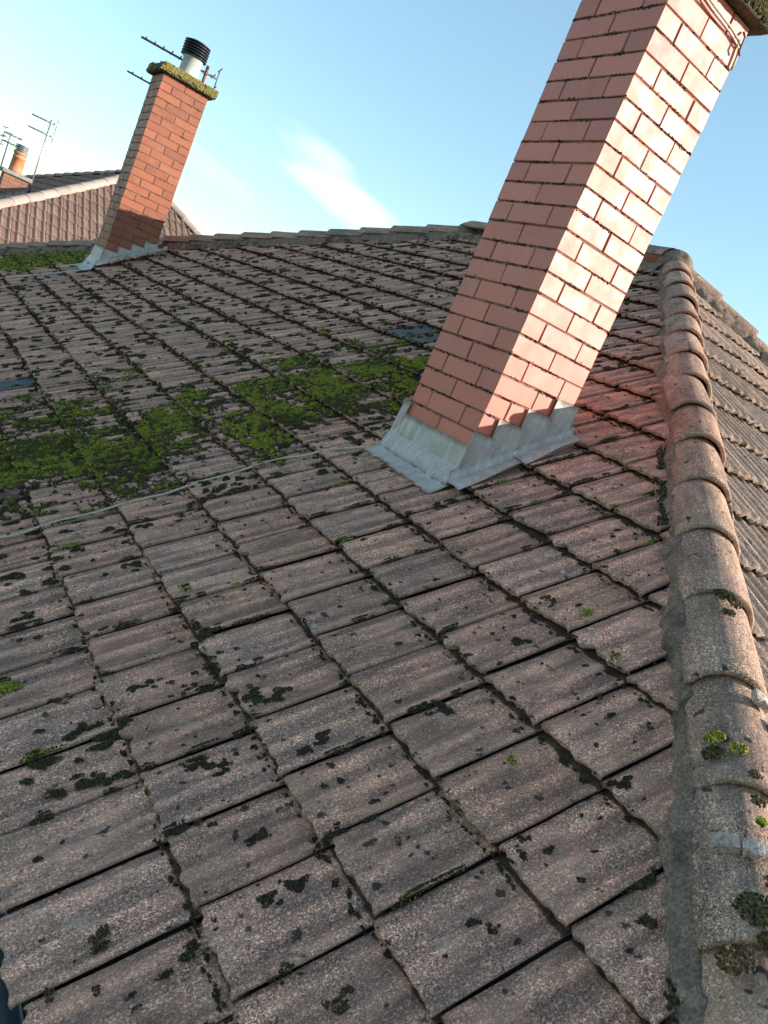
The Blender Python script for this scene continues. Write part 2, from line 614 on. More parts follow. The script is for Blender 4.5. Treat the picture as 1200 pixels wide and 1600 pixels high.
JX, JY = 2.37, 1.585                                  # where ridge and hips meet
JZ = Z0 + TP * JX
HIPD = np.array([-2.875, -3.32, -2.875 * TP])          # near hip, going down
TE = 2.875 * TP / 3.32
PE = math.atan(TE)
CE, SE = math.cos(PE), math.sin(PE)
FARY = 3.95                                          # far end of the ridge
FARS = -1.69                                         # far hip dy/dx
EAVE_X = X0
ezave = Z0 + TP * EAVE_X
EAVE_Y = JY - (JZ - ezave) / TE
U2 = np.array([0, CE, SE]); V2 = np.array([-1.0, 0, 0]); N2 = np.array([0, -SE, CE])
NG2 = int(math.ceil((JY - EAVE_Y) / CE / G))
O2 = np.array([0, JY, JZ]) - U2 * (NG2 * G) + N2 * HREF + U2 * 0.06

TH_TAIL, TH_HEAD, THICK, AMP = 0.017, -0.013, 0.018, 0.0056
TGAP = 0.0052


def prof(b):
    x = np.asarray(b) / 0.0735
    c = (1 + np.cos(2 * np.pi * x)) / 2
    return c ** 1.25


def top_h(a, b):
    return TH_TAIL + (TH_HEAD - TH_TAIL) * (np.asarray(a) / G) + AMP * (prof(b) - 0.5)


def undul(u, v):
    return 0.007 * np.sin(v * 0.9 + 0.6) * np.sin(u * 1.4 + 0.3) - 0.004 * np.clip(v - 2, 0, 4)


def n_wide(nv):
    return nv > 20


def tile_arrays(nu, nv, rng, jag=0.0055, length=None, amp=0.0):
    L = length or (G + 0.05)
    W = TW - TGAP
    aa = np.concatenate([[0, 0.004, 0.014], np.linspace(0.05, G - 0.05, nu - 5), [G - 0.006, G + 0.001, G + 0.008, L]]) if nu > 4 else np.array([0, 0.012, G - 0.010, G - 0.001, G + 0.006, L])
    bb = np.linspace(0, W, nv)
    A, B = np.meshgrid(aa, bb, indexing='ij')
    H = top_h(A, B) + amp * (prof(B) - 0.5)
    j = rng.normal(0, 1, nv)
    j = np.convolve(np.pad(j, 2, mode='edge'), [0.15, 0.35, 0.35, 0.15], 'same')[2:-2] * jag
    chip = np.zeros(nv)
    for _ in range(rng.integers(1, 4)):
        c = rng.integers(0, nv)
        chip[max(0, c - 1):c + 2] += rng.uniform(0.002, 0.006)
    drop = np.zeros_like(A)
    drop[0] = 0.005
    if nu > 3:
        drop[1] = 0.002
    A = A.copy()
    fall = np.exp(-A / 0.02)
    A += fall * (j + chip + 0.006 * (1 - prof(bb)))[None, :]
    B2 = B.copy()
    sj = rng.normal(0, 0.0007, len(aa))
    B2[:, 0] += sj
    B2[:, -1] += rng.normal(0, 0.0007, len(aa))
    H = H - drop + rng.normal(0, 0.0004, H.shape)
    H[:, 0] -= 0.0015
    H[:, -1] -= 0.0045
    if n_wide(nv):
        H[:, -2] -= 0.0015
    top = np.stack([A, B2, H], -1).reshape(-1, 3)
    n0, n1 = A.shape
    idx = np.arange(n0 * n1).reshape(n0, n1)
    q = np.stack([idx[:-1, :-1], idx[1:, :-1], idx[1:, 1:], idx[:-1, 1:]], -1).reshape(-1, 4)
    verts = [top]
    faces = [q]
    off = n0 * n1
    edge = np.exp(-A / 0.012)
    edge[:, 0] = np.maximum(edge[:, 0], 0.8)
    edge[:, -1] = np.maximum(edge[:, -1], 0.4)
    trough = np.repeat((1 - prof(bb))[None, :], n0, 0)
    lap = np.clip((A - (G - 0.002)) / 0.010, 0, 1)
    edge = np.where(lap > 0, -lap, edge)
    E, T = [edge.ravel()], [trough.ravel()]
    # tail face
    base = top.reshape(n0, n1, 3)[0].copy()
    base[:, 2] -= THICK - 0.005 + rng.normal(0, 0.0008, n1)
    base[:, 0] += 0.003
    i2 = off + np.arange(n1)
    verts.append(base)
    faces.append(np.stack([idx[0, :-1], idx[0, 1:], i2[1:], i2[:-1]], -1))
    E.append(np.ones(n1) * (0.8 if nu > 4 else 0.1)); T.append(trough[0])
    off += n1
    for side, sgn in ((0, 1), (n1 - 1, -1)):
        s = top.reshape(n0, n1, 3)[:, side].copy()
        s[:, 2] -= 0.011 if side == 0 else 0.02
        s[:, 1] += 0.003 if side == 0 else 0.0
        i3 = off + np.arange(n0)
        verts.append(s)
        f = np.stack([idx[:-1, side], i3[:-1], i3[1:], idx[1:, side]], -1)
        faces.append(f if sgn > 0 else f[:, ::-1])
        E.append(np.ones(n0) * 0.3); T.append(np.ones(n0))
        off += n0
    return np.concatenate(verts), np.concatenate(faces), np.concatenate(E), np.concatenate(T)


TILE_VAR = [tile_arrays(8, 25, np.random.default_rng(100 + i)) for i in range(10)]
TILE_LOW = [tile_arrays(4, 14, np.random.default_rng(200 + i), jag=0.005) for i in range(6)]
TILE_VAR2 = [tile_arrays(8, 25, np.random.default_rng(400 + i), amp=0.0090) for i in range(10)]
TILE_LOW2 = [tile_arrays(4, 14, np.random.default_rng(500 + i), jag=0.005, amp=0.0090) for i in range(6)]


def clip_mesh(v, f, e, t, lines):
    """keep what lies on the positive side of each (point, normal) in local coords; returns None when nothing is left"""
    bm = bmesh.new()
    le = bm.verts.layers.float.new('edge')
    lt = bm.verts.layers.float.new('trough')
    bv = []
    for i in range(len(v)):
        q = bm.verts.new(v[i]); q[le] = float(e[i]); q[lt] = float(t[i]); bv.append(q)
    for q in f:
        try:
            bm.faces.new([bv[i] for i in q])
        except ValueError:
            pass
    for co, no in lines:
        bmesh.ops.bisect_plane(bm, geom=bm.verts[:] + bm.edges[:] + bm.faces[:], plane_co=co, plane_no=no, clear_inner=True, clear_outer=False)
    if len(bm.faces) == 0:
        bm.free()
        return None
    bm.verts.ensure_lookup_table()
    bm.verts.index_update()
    V = np.array([x.co[:] for x in bm.verts]); E = np.array([x[le] for x in bm.verts]); T = np.array([x[lt] for x in bm.verts])
    Fs = [[x.index for x in fc.verts] for fc in bm.faces]
    bm.free()
    return V, Fs, E, T


def slope_tiles(O, U, V, N, k_range, m_range, v0, lines_uv, use_undul, k_tail_extra=0.0):
    """all tile placements of one slope: list of dicts"""
    out = []
    for k in k_range:
        for m in m_range:
            u, v = k * G, v0 + m * TW
            corners = np.array([(u, v), (u + G, v), (u, v + TW), (u + G, v + TW)])
            keep, cut = True, []
            for (p, n) in lines_uv:
                s = (corners - np.array(p)) @ np.array(n)
                if (s <= 0.004).all():
                    keep = False
                    break
                ext = np.array([(u - 0.01, v - 0.01), (u + G + 0.06, v), (u - 0.01, v + TW), (u + G + 0.06, v + TW)])
                if ((ext - np.array(p)) @ np.array(n)).min() < 0:
                    cut.append((p, n))
            if not keep:
                continue
            c = O + U * (u + G / 2) + V * (v + TW / 2)
            pr = project(O + corners[:, :1] * U + corners[:, 1:] * V)
            vis = 0.0
            if (pr[:, 2] > 0.05).all() and pr[:, 0].max() > 0 and pr[:, 0].min() < 1200 and pr[:, 1].max() > 0 and pr[:, 1].min() < 1600:
                a, b, c_, d = pr[0, :2], pr[1, :2], pr[3, :2], pr[2, :2]
                e1, e2 = c_ - a, d - b
                vis = abs(e1[0] * e2[1] - e1[1] * e2[0]) / 2
            out.append(dict(k=k, m=m, u=u, v=v, cut=cut, area=vis, dh=float(undul(u, v)) if use_undul else 0.0))
    return out


def uv_line(pa, pb, O, U, V, inside):
    """line through world points pa, pb expressed in slope coords, normal towards the inside point"""
    f = lambda P: np.array([(np.array(P) - O) @ U, (np.array(P) - O) @ V])
    a, b, c = f(pa), f(pb), f(inside)
    d = b - a
    n = np.array([-d[1], d[0]]) / np.linalg.norm(d)
    if (c - a) @ n < 0:
        n = -n
    return a, n


Jp = np.array([JX, JY, JZ])
hip_low = Jp + HIPD * 1.35
far_top = np.array([JX, FARY, JZ])
far_low = np.array([EAVE_X - 0.2, FARY + FARS * (EAVE_X - 0.2 - JX), Z0 + TP * (EAVE_X - 0.2)])
inside1 = np.array([0.3, 3.0, Z0 + TP * 0.3])


def shift(line, d):
    return line[0] + line[1] * d, line[1]


L1 = [shift(uv_line(Jp, hip_low, O1, U1, V1, inside1), 0.05), shift(uv_line(far_top, far_low, O1, U1, V1, inside1), 0.03),
      shift(uv_line(Jp, far_top, O1, U1, V1, inside1), 0.03)]
# the chimneys pass through the tiles; tiles are cut round them
tiles1 = slope_tiles(O1, U1, V1, N1, range(0, 18), range(-16, 58), Y0, L1, True)
hipR_low = Jp + np.array([-HIPD[0], HIPD[1], HIPD[2]]) * 1.35
inside2 = Jp + np.array([0, -1.5, -1.5 * TE])
L2 = [shift(uv_line(Jp, hip_low, O2, U2, V2, inside2), 0.07), shift(uv_line(Jp, hipR_low, O2, U2, V2, inside2), 0.07)]
tiles2 = slope_tiles(O2, U2, V2, N2, range(0, NG2 + 1), range(-34, 16), 0.03, L2, False)

CH1 = dict(x0=0.0, x1=0.398, y0=0.0, y1=0.44)
CH2 = dict(x0=0.04, x1=0.50, y0=6.30, y1=6.72)


def in_chimney(u, v):
    for c in (CH1, CH2):
        ua, ub = (c['x0'] - X0) / CP, (c['x1'] - X0) / CP
        if u + G * 0.98 > ua and u < ub and v + TW > c['y0'] and v < c['y1']:
            return (ua, ub, c['y0'], c['y1'])
    return None


# ------------------------------------------------------------------ the near roof: objects
roof = empty('tiled_roof', (0, 0, 0), 'mossy grey-brown concrete tiled hipped roof filling the foreground', 'roof')
FR1, FR2 = frame_mat(O1, U1, V1, N1), frame_mat(O2, U2, V2, N2)


def sheet(name, pts, mat, parent, drop):
    n = (np.array(pts[1]) - np.array(pts[0])).astype(float)
    v = [tuple(np.array(p, float) + np.array((0, 0, -drop))) for p in pts]
    return obj(name, mesh_of(name, v, [tuple(range(len(v)))], mat, smooth=False), parent)


hip_eave = np.array([EAVE_X, JY + HIPD[1] / HIPD[0] * (EAVE_X - JX), ezave])
far_eave = np.array([EAVE_X, FARY + FARS * (EAVE_X - JX), ezave])
hipR_eave = np.array([2 * JX - EAVE_X, hip_eave[1], ezave])
farR_eave = np.array([2 * JX - EAVE_X, far_eave[1], ezave])
main_slope = sheet('main_slope', [hip_eave, far_eave, far_top, Jp], M_FELT, roof, 0.045)
main_slope['label'] = 'shaded mossy slope on the left of the hip'
hip_slope = sheet('hip_end_slope', [hip_eave, Jp, hipR_eave], M_FELT, roof, 0.045)
hip_slope['label'] = 'sunlit slope on the right of the hip'
sheet('rear_slope', [Jp, far_top, farR_eave, hipR_eave], M_HIPEND, roof, 0.02)
sheet('far_end_slope', [far_eave, farR_eave, far_top], M_HIPEND, roof, 0.02)

allt = sorted([(t['area'], 1, i) for i, t in enumerate(tiles1)] + [(t['area'], 2, i) for i, t in enumerate(tiles2)], reverse=True)
own = set((s, i) for a, s, i in allt[:300] if a > 0)

var_mesh = {}


def tile_mesh(i, mat):
    key = (i, mat.name)
    if key not in var_mesh:
        v, f, e, t = (TILE_VAR2 if mat is M_HIPEND else TILE_VAR)[i]
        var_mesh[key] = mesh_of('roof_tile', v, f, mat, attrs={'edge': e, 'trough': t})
    return var_mesh[key]


SPECIAL = {}
for uu, vv, mm in ((2.44, 1.76, M_SLATE), (2.55, 1.64, M_SLATE), (0.40, 2.68, M_SLATE), (0.20, 1.16, M_RED)):
    SPECIAL[(int(math.floor(uu / G)), int(math.floor((vv - Y0) / TW)))] = mm

for s, tiles, FR, parent, m_one, m_mass in ((1, tiles1, FR1, main_slope, M_TILE, M_TILE_MASS), (2, tiles2, FR2, hip_slope, M_HIPEND, M_HIPEND_MASS)):
    mv, mf4, me_, mt_, mr_ = [], [], [], [], []
    off = 0
    for i, t in enumerate(tiles):
        ch = in_chimney(t['u'], t['v']) if s == 1 else None
        rng = random.Random(1000 * s + i)
        jit = (rng.gauss(0, 0.003) - (0.05 if s == 1 and t['k'] == 0 else 0.0), rng.gauss(0, 0.0012), t['dh'] + rng.gauss(0, 0.0012))
        rz = rng.gauss(0, 0.006)
        rx = rng.gauss(0, 0.006)
        loc = Matrix.Translation((t['u'] + jit[0], t['v'] + jit[1], jit[2])) @ Matrix.Rotation(rz, 4, 'Z') @ Matrix.Rotation(rx, 4, 'X')
        if s == 1 and t['k'] == 0:                   # the eave course hangs further over the gutter
            loc = loc @ Matrix.Diagonal((1 + 0.05 / G, 1, 1, 1))
        mat = SPECIAL.get((t['k'], t['m']), m_one) if s == 1 else m_one
        cuts = [(loc.inverted() @ Vector((p[0], p[1], 0)), loc.inverted().to_3x3() @ Vector((n[0], n[1], 0))) for p, n in t['cut']]
        individual = (s, i) in own
        bank, low = (TILE_VAR, TILE_LOW) if s == 1 else (TILE_VAR2, TILE_LOW2)
        src = bank[i * 7 % 10] if individual else low[i * 5 % 6]
        sets = [[]]
        if ch:                                       # what stays below, above and beside the stack
            ua, ub, va, vb = ch
            sets = []
            if t['u'] < ua - 0.02:
                sets.append([((ua - 0.004, 0, 0), (-1, 0, 0))])
            if t['u'] + G > ub + 0.02:
                sets.append([((ub + 0.004, 0, 0), (1, 0, 0))])
            mids = [((ua - 0.004, 0, 0), (1, 0, 0)), ((ub + 0.004, 0, 0), (-1, 0, 0))]
            if t['v'] < va - 0.015:
                sets.append(mids + [((0, va - 0.004, 0), (0, -1, 0))])
            if t['v'] + TW > vb + 0.015:
                sets.append(mids + [((0, vb + 0.004, 0), (0, 1, 0))])
        for extra in sets:
            allc_ = cuts + [(loc.inverted() @ Vector(p), loc.inverted().to_3x3() @ Vector(n)) for p, n in extra]
            if allc_:
                res = clip_mesh(*src, allc_)
                if res is None:
                    continue
                v, f, e, tr = res
            else:
                v, f, e, tr = src
            if individual:
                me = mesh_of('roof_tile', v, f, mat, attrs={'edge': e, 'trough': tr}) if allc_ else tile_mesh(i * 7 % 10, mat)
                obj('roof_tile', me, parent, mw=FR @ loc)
            else:
                L = np.array(loc)
                vv = np.asarray(v) @ L[:3, :3].T + L[:3, 3]
                mv.append(vv)
                mf4 += [[off + int(q) for q in ff] for ff in f]
                me_.append(e); mt_.append(tr); mr_.append(np.full(len(vv), rng.random()))
                off += len(vv)
    if mv:
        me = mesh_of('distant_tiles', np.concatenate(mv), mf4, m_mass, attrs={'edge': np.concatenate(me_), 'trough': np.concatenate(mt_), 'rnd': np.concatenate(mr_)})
        o = obj('distant_tiles', me, parent, mw=FR)
        tag(o, kind='stuff')

# ---- hip, ridge tiles


def cap_tile_mesh(name, r, half, length, thick, mat, zc, rng, seg=18, nl=6, taper=0.0):
    """curved capping tile: local x = along (0 = exposed end .. length), y = across, z = up"""
    an = np.linspace(-half, half, seg)
    xs = np.concatenate([[0.0, 0.006], np.linspace(0.03, length, nl - 2)])
    v, e = [], []
    for x in xs:
        rr = r * (1 - taper * x / length)
        for a in an:
            ro = rr - (0.004 if x == 0 else 0) + rng.normal(0, 0.0006)
            v.append((x + (rng.normal(0, 0.0015) if x < 0.01 else 0), ro * math.sin(a), zc + ro * math.cos(a)))
            e.append(max(math.exp(-x / 0.02), 0.7 if abs(a) > half - 0.05 else 0))
    n0, n1 = len(xs), seg
    idx = np.arange(n0 * n1).reshape(n0, n1)
    f = [list(q) for q in np.stack([idx[:-1, :-1], idx[1:, :-1], idx[1:, 1:], idx[:-1, 1:]], -1).reshape(-1, 4)]
    off = n0 * n1
    for a in an:                                       # underside of the exposed end
        v.append((0.004, (r - thick) * math.sin(a), zc + (r - thick) * math.cos(a))); e.append(0.8)
    for s in range(seg - 1):
        f.append([idx[0, s], idx[0, s + 1], off + s + 1, off + s])
    off2 = len(v)
    for a in an:
        v.append((length, (r - thick) * math.sin(a), zc + (r - thick) * math.cos(a))); e.append(0.0)
    for s in range(seg - 1):
        f.append([off + s, off + s + 1, off2 + s + 1, off2 + s])
    for side in (0, seg - 1):                          # long bottom edges
        col = [idx[i, side] for i in range(n0)]
        f.append(col + [off2 + side, off + side])
    return mesh_of(name, np.array(v), f, mat, attrs={'edge': np.array(e), 'trough': np.full(len(v), 0.35)})


def run_of_caps(name, start, end, spacing, r, half, zc, parent, mat, lift=0.016, thick=0.016, over=0.06, seed=0, label=None, first=0.0):
    """capping tiles laid from start (low end) to end; each low end rides over the one below"""
    start, end = Vector(start), Vector(end)
    d = (end - start)
    length = d.length
    d.normalize()
    side = Vector((0, 0, 1)).cross(d).normalized()
    up = d.cross(side).normalized()
    rng = np.random.default_rng(seed)
    vars_ = [cap_tile_mesh(name, r, half, spacing + over, thick, mat, zc, np.random.default_rng(seed + i)) for i in range(5)]
    res = []
    n = int((length - first) / spacing + 0.5)
    for i in range(n):
        p = start + d * (first + i * spacing + rng.normal(0, 0.004))
        if (end - p).dot(d) < 0.05:
            break
        L = frame_mat(p, d, side, up)
        tilt = -lift / (spacing + over)
        mw = L @ Matrix.Translation((0, rng.normal(0, 0.003), lift * 0.5 + rng.normal(0, 0.002))) @ Matrix.Rotation(-tilt, 4, 'Y') @ Matrix.Rotation(rng.normal(0, 0.018), 4, 'Z') @ Matrix.Rotation(rng.normal(0, 0.022), 4, 'X')
        res.append(obj(name, vars_[i % 5], parent, mw=mw))
    return res, d, side, up


lowp = Jp + HIPD * 1.27
hips, hd, hs, hu = run_of_caps('hip_tile', lowp, Jp, 0.318, 0.100, math.radians(79), -0.040, roof, M_HIP, seed=5, first=0.02, lift=0.030)
hipsR, _, _, _ = run_of_caps('hip_tile', Jp + np.array([-HIPD[0], HIPD[1], HIPD[2]]) * 1.27, Jp, 0.318, 0.100, math.radians(79), -0.040, roof, M_HIP, seed=15, lift=0.03)
ridge, _, _, _ = run_of_caps('ridge_tile', (JX, FARY - 0.04, JZ), (JX, JY + 0.04, JZ), 0.379, 0.130, math.radians(70), -0.022, roof, M_HIP, lift=0.008, over=0.01, seed=25)
farh, _, _, _ = run_of_caps('hip_tile', far_low + np.array((0, 0, 0.0)), far_top, 0.335, 0.132, math.radians(70), -0.055, roof, M_HIP, seed=35, lift=0.03)


# ---- mortar bedding beside the caps
def bedding(name, start, end, lat0, lat1, hfun, parent, mat, seed, step=0.009, h0=0.03, h1=0.012):
    """strip of mortar from lateral lat0 to lat1 (metres to the left of the line), lying on the slope given by hfun(P)"""
    start, end = np.array(start, float), np.array(end, float)
    d = end - start
    Lh = np.linalg.norm(d)
    n = int(Lh / step)
    dh = d / Lh
    plan = np.array([dh[0], dh[1], 0]); plan /= np.linalg.norm(plan)
    lat = np.array([-plan[1], plan[0], 0])
    rng = np.random.default_rng(seed)
    ts = np.linspace(0, Lh, n)
    cols = np.linspace(0, 1, 9)
    wob = vnoise(ts, ts * 0, 9, seed) - 0.5
    wob2 = vnoise(ts, ts * 0, 28, seed + 3) - 0.5
    V = []
    for i, t in enumerate(ts):
        for c in cols:
            w = lat0 + (lat1 + 0.035 * wob[i] + 0.016 * wob2[i] - lat0) * c
            P = start + dh * t + lat * w
            z = hfun(P)
            hh = (h0 * (0.25 + 1.25 * min(1.0, c * 2.2)) * (1 - max(0.0, c - 0.45)) + (h1 - h0) * c * 0.6) + 0.012 * (vnoise(t, w, 38, seed) - 0.5) + 0.008 * (vnoise(t, w, 90, seed + 5) - 0.5) + 0.016 * (vnoise(t, w, 12, seed + 1) - 0.5)
            if c == 1:
                hh = -0.02
            V.append((P[0], P[1], z + hh))
    idx = np.arange(n * 9).reshape(n, 9)
    F = np.stack([idx[:-1, :-1], idx[1:, :-1], idx[1:, 1:], idx[:-1, 1:]], -1).reshape(-1, 4)
    if lat1 > 0:
        F = F[:, ::-1]
    return obj(name, mesh_of(name, np.array(V), F, mat), parent)


zmain = lambda P: Z0 + TP * P[0] + 0.0
zend = lambda P: JZ - TE * (JY - P[1]) + 0.0
bedding('mortar_bed', lowp, Jp, 0.066, 0.108, zmain, roof, M_BED, 2, h0=0.030, h1=0.020)
bedding('mortar_bed', lowp, Jp, -0.062, -0.110, zend, roof, M_BED, 4, h0=0.030, h1=0.016)
bedding('mortar_bed', (JX, JY, JZ), (JX, FARY, JZ), 0.09, 0.16, zmain, roof, M_BED, 6, h0=0.035, h1=0.016)
bedding('mortar_bed', far_low, far_top, -0.07, -0.15, zmain, roof, M_BED, 8, h0=0.045, h1=0.018)
bedding('mortar_bed', Jp + np.array([-HIPD[0], HIPD[1], HIPD[2]]) * 1.2, Jp, 0.085, 0.15, zend, roof, M_BED, 9, h0=0.035, h1=0.018)

for (jx_, jy_, rx_, ry_) in ((JX, JY + 0.02, 0.122, 0.125), (JX, FARY - 0.01, 0.118, 0.12)):
    bm = bmesh.new()
    bmesh.ops.create_icosphere(bm, subdivisions=4, radius=1.0)
    for v_ in bm.verts:
        k_ = 1 + 0.10 * (float(vnoise(v_.co.x * 2 + v_.co.z, v_.co.y * 2, 2.0, 4)) - 0.5)
        v_.co = Vector((jx_ + v_.co.x * rx_ * k_, jy_ + v_.co.y * ry_ * k_, JZ - 0.012 + v_.co.z * 0.112 * k_))
    obj('mortar_bed', bm_mesh('mortar_bed', bm, M_BED, True), roof)

# ---- pointing slips seen between two hip tiles
hip_axis_d = (Jp - lowp) / np.linalg.norm(Jp - lowp)


def on_hip(y, ang, r=0.120):
    t = (y - lowp[1]) / hip_axis_d[1]
    P = Vector(lowp + hip_axis_d * t)
    return P + hs * (r * math.sin(ang)) + hu * (-0.026 + r * math.cos(ang)), hu * math.cos(ang) + hs * math.sin(ang)


def slip(y, a0, a1, w, seed):
    rng = np.random.default_rng(seed)
    V = []
    n = 6
    for i in range(n):
        a = a0 + (a1 - a0) * i / (n - 1)
        for s in (-1, 1):
            for rr in (0.093, 0.110):
                P, nn = on_hip(y, a, rr)
                V.append(tuple(P + Vector(hip_axis_d) * (s * w / 2 + rng.normal(0, 0.002))))
    F = []
    for i in range(n - 1):
        a, b = i * 4, (i + 1) * 4
        F += [(a + 1, a + 3, b + 3, b + 1), (a, a + 1, b + 1, b), (a + 3, a + 2, b + 2, b + 3)]
    F += [(0, 2, 3, 1), ((n - 1) * 4 + 1, (n - 1) * 4 + 3, (n - 1) * 4 + 2, (n - 1) * 4)]
    return obj('mortar_slip', mesh_of('mortar_slip', V, F, M_SLIP, smooth=False), roof)


slip(-1.615, 0.95, 0.52, 0.028, 1)
slip(-1.62, 0.48, 0.10, 0.028, 2)
slip(-1.335, -0.15, -0.60, 0.03, 3)
slip(-1.37, -0.66, -1.0, 0.03, 4)

# ---- walls, gutter under the eave
wall_pts = [(EAVE_X + 0.35, hip_eave[1] + 0.35), (2 * JX - EAVE_X - 0.35, hip_eave[1] + 0.35), (2 * JX - EAVE_X - 0.35, far_eave[1] - 0.35), (EAVE_X + 0.35, far_eave[1] - 0.35)]
V, F = [], []
for i, (x, y) in enumerate(wall_pts):
    V += [(x, y, -4.0), (x, y, ezave - 0.06)]
for i in range(4):
    a, b = 2 * i, 2 * ((i + 1) % 4)
    F.append((a, b, b + 1, a + 1))
obj('wall', mesh_of('wall', V, F, M_WALL, smooth=False), roof)
# fascia board and half-round gutter
bm = box_bm((EAVE_X + 0.03, hip_eave[1], ezave - 0.24), (EAVE_X + 0.055, far_eave[1], ezave - 0.05))
obj('fascia', bm_mesh('fascia', bm, M_BLACK), roof)
V, F = [], []
gs = 13
for y in (hip_eave[1], far_eave[1]):
    for rad in (0.058, 0.054):
        for s in range(gs):
            a = math.pi + math.pi * s / (gs - 1)
            V.append((EAVE_X - 0.06 + rad * math.cos(a), y, ezave - 0.075 + rad * math.sin(a)))
for s in range(gs - 1):
    F.append((s, s + 1, 2 * gs + s + 1, 2 * gs + s))
    F.append((gs + s + 1, gs + s, 3 * gs + s, 3 * gs + s + 1))
F += [(0, 2 * gs, 3 * gs, gs), (gs - 1, 2 * gs - 1, 4 * gs - 1, 3 * gs - 1)]
obj('gutter', mesh_of('gutter', V, F, M_BLACK), roof)

# ------------------------------------------------------------------ chimneys


def brick_variants(lx, ly, lz, mat, seeds):
    out = []
    for s in seeds:
        rng = np.random.default_rng(s)
        bm = box_bm((-lx / 2, -ly / 2, -lz / 2), (lx / 2, ly / 2, lz / 2), 0.0022, 1)
        le = bm.verts.layers.float.new('edge')
        for v in bm.verts:
            v[le] = 1.0
            v.co += Vector(rng.normal(0, 0.00025, 3))
        # an inner ring so that grime can fade in from the arris
        fs = [f for f in bm.faces if f.calc_area() > 0.001]
        r = bmesh.ops.inset_region(bm, faces=fs, thickness=0.012, use_boundary=True) if False else bmesh.ops.inset_individual(bm, faces=fs, thickness=0.007)
        inner = set()
        for f in fs:
            for v in f.verts:
                inner.add(v)
        for v in inner:
            v[le] = 0.0
        me = bpy.data.meshes.new('brick')
        bm.to_mesh(me)
        bm.free()
        me.materials.append(mat)
        out.append(me)
    return out


def chimney_bricks(c, z0, n, parent, mat, seed, proud=0.0):
    """stretcher-bond stack: even courses run two bricks along X faces, odd courses along Y faces"""
    x0, x1, y0, y1 = c['x0'], c['x1'], c['y0'], c['y1']
    J = 0.0058
    CH = 0.075
    dx, dy = (x1 - x0 - J) / 2, (y1 - y0 - J) / 2
    hx, hy = (dx - J) / 2, (dy - J) / 2
    mid_y = (y1 - y0) - 2 * hx - 2 * J if False else None
    rng = random.Random(seed)
    va = brick_variants(dx, hy, CH - J, mat, range(seed, seed + 6))            # along X, two per face
    vb = brick_variants(hx, (y1 - y0) - 2 * hy - 2 * J, CH - J, mat, range(seed + 6, seed + 12))
    vc = brick_variants(hx, dy, CH - J, mat, range(seed + 12, seed + 18))      # along Y
    vd = brick_variants((x1 - x0) - 2 * hx - 2 * J, hy, CH - J, mat, range(seed + 18, seed + 24))
    for i in range(n):
        z = z0 + i * CH + (CH) / 2
        items = []
        if i % 2 == 0:
            for yy in (y0 + hy / 2, y1 - hy / 2):
                for xx in (x0 + dx / 2, x1 - dx / 2):
                    items.append((va, xx, yy))
            for xx in (x0 + hx / 2, x1 - hx / 2):
                items.append((vb, xx, (y0 + y1) / 2))
        else:
            for xx in (x0 + hx / 2, x1 - hx / 2):
                for yy in (y0 + dy / 2, y1 - dy / 2):
                    items.append((vc, xx, yy))
            for yy in (y0 + hy / 2, y1 - hy / 2):
                items.append((vd, (x0 + x1) / 2, yy))
        for vs_, xx, yy in items:
            mw = Matrix.Translation((xx + rng.gauss(0, 0.0007), yy + rng.gauss(0, 0.0007), z + rng.gauss(0, 0.0007))) @ Matrix.Rotation(rng.gauss(0, 0.004), 4, 'Z') @ Matrix.Rotation(rng.gauss(0, 0.004), 4, 'Y') @ Matrix.Rotation(rng.choice((0, math.pi)), 4, 'Z')
            obj('brick', vs_[rng.randrange(6)], parent, mw=mw)


def rough_slab(name, lo, hi, mat, parent, seed, amp=0.006, n=14):
    bm = box_bm(lo, hi, 0.012, 2)
    bmesh.ops.subdivide_edges(bm, edges=[e for e in bm.edges if e.calc_length() > 0.03], cuts=n, use_grid_fill=True)
    rng = np.random.default_rng(seed)
    for v in bm.verts:
        k = float(vnoise(v.co.x + v.co.z * 2, v.co.y - v.co.z, 40, seed)) - 0.5
        k2 = float(vnoise(v.co.y + v.co.z * 3, v.co.x, 13, seed + 2)) - 0.5
        cdir = Vector((v.co.x - (lo[0] + hi[0]) / 2, v.co.y - (lo[1] + hi[1]) / 2, (v.co.z - (lo[2] + hi[2]) / 2) * 3)).normalized()
        v.co += cdir * amp * (k + k2 * 1.5)
    return obj(name, bm_mesh(name, bm, mat, True), parent)


Z1 = 0.0                                                     # z of bed joint 0 on the near stack
ch1 = empty('chimney_stack', (CH1['x0'], CH1['y0'], Z0), 'tall smooth red brick chimney in front, sunlit on its right face', 'chimney', 'brick chimneys')
NCOURSE_DOWN = 8
chimney_bricks(CH1, -NCOURSE_DOWN * 0.075, 22 + NCOURSE_DOWN, ch1, M_BRICK, 300)
bm = box_bm((CH1['x0'] + 0.0042, CH1['y0'] + 0.0042, -1.2), (CH1['x1'] - 0.0042, CH1['y1'] - 0.0042, 1.648))
bm.transform(world_mat(ch1).inverted())
obj('mortar_core', bm_mesh('mortar_core', bm, M_MORTAR), ch1)
cap1 = rough_slab('cap_slab', (CH1['x0'] - 0.055, CH1['y0'] - 0.055, 1.652 - Z0), (CH1['x1'] + 0.055, CH1['y1'] + 0.055, 1.735 - Z0), M_CAP, ch1, 5)
v, f = lathe([(0.125, 0.0), (0.125, 0.05), (0.11, 0.07), (0.10, 0.30), (0.118, 0.31), (0.118, 0.35), (0.095, 0.352), (0.09, 0.2)])
obj('chimney_pot', mesh_of('chimney_pot', v, f, M_POTRED), ch1, loc=(0.2, 0.22, 1.725 - Z0))

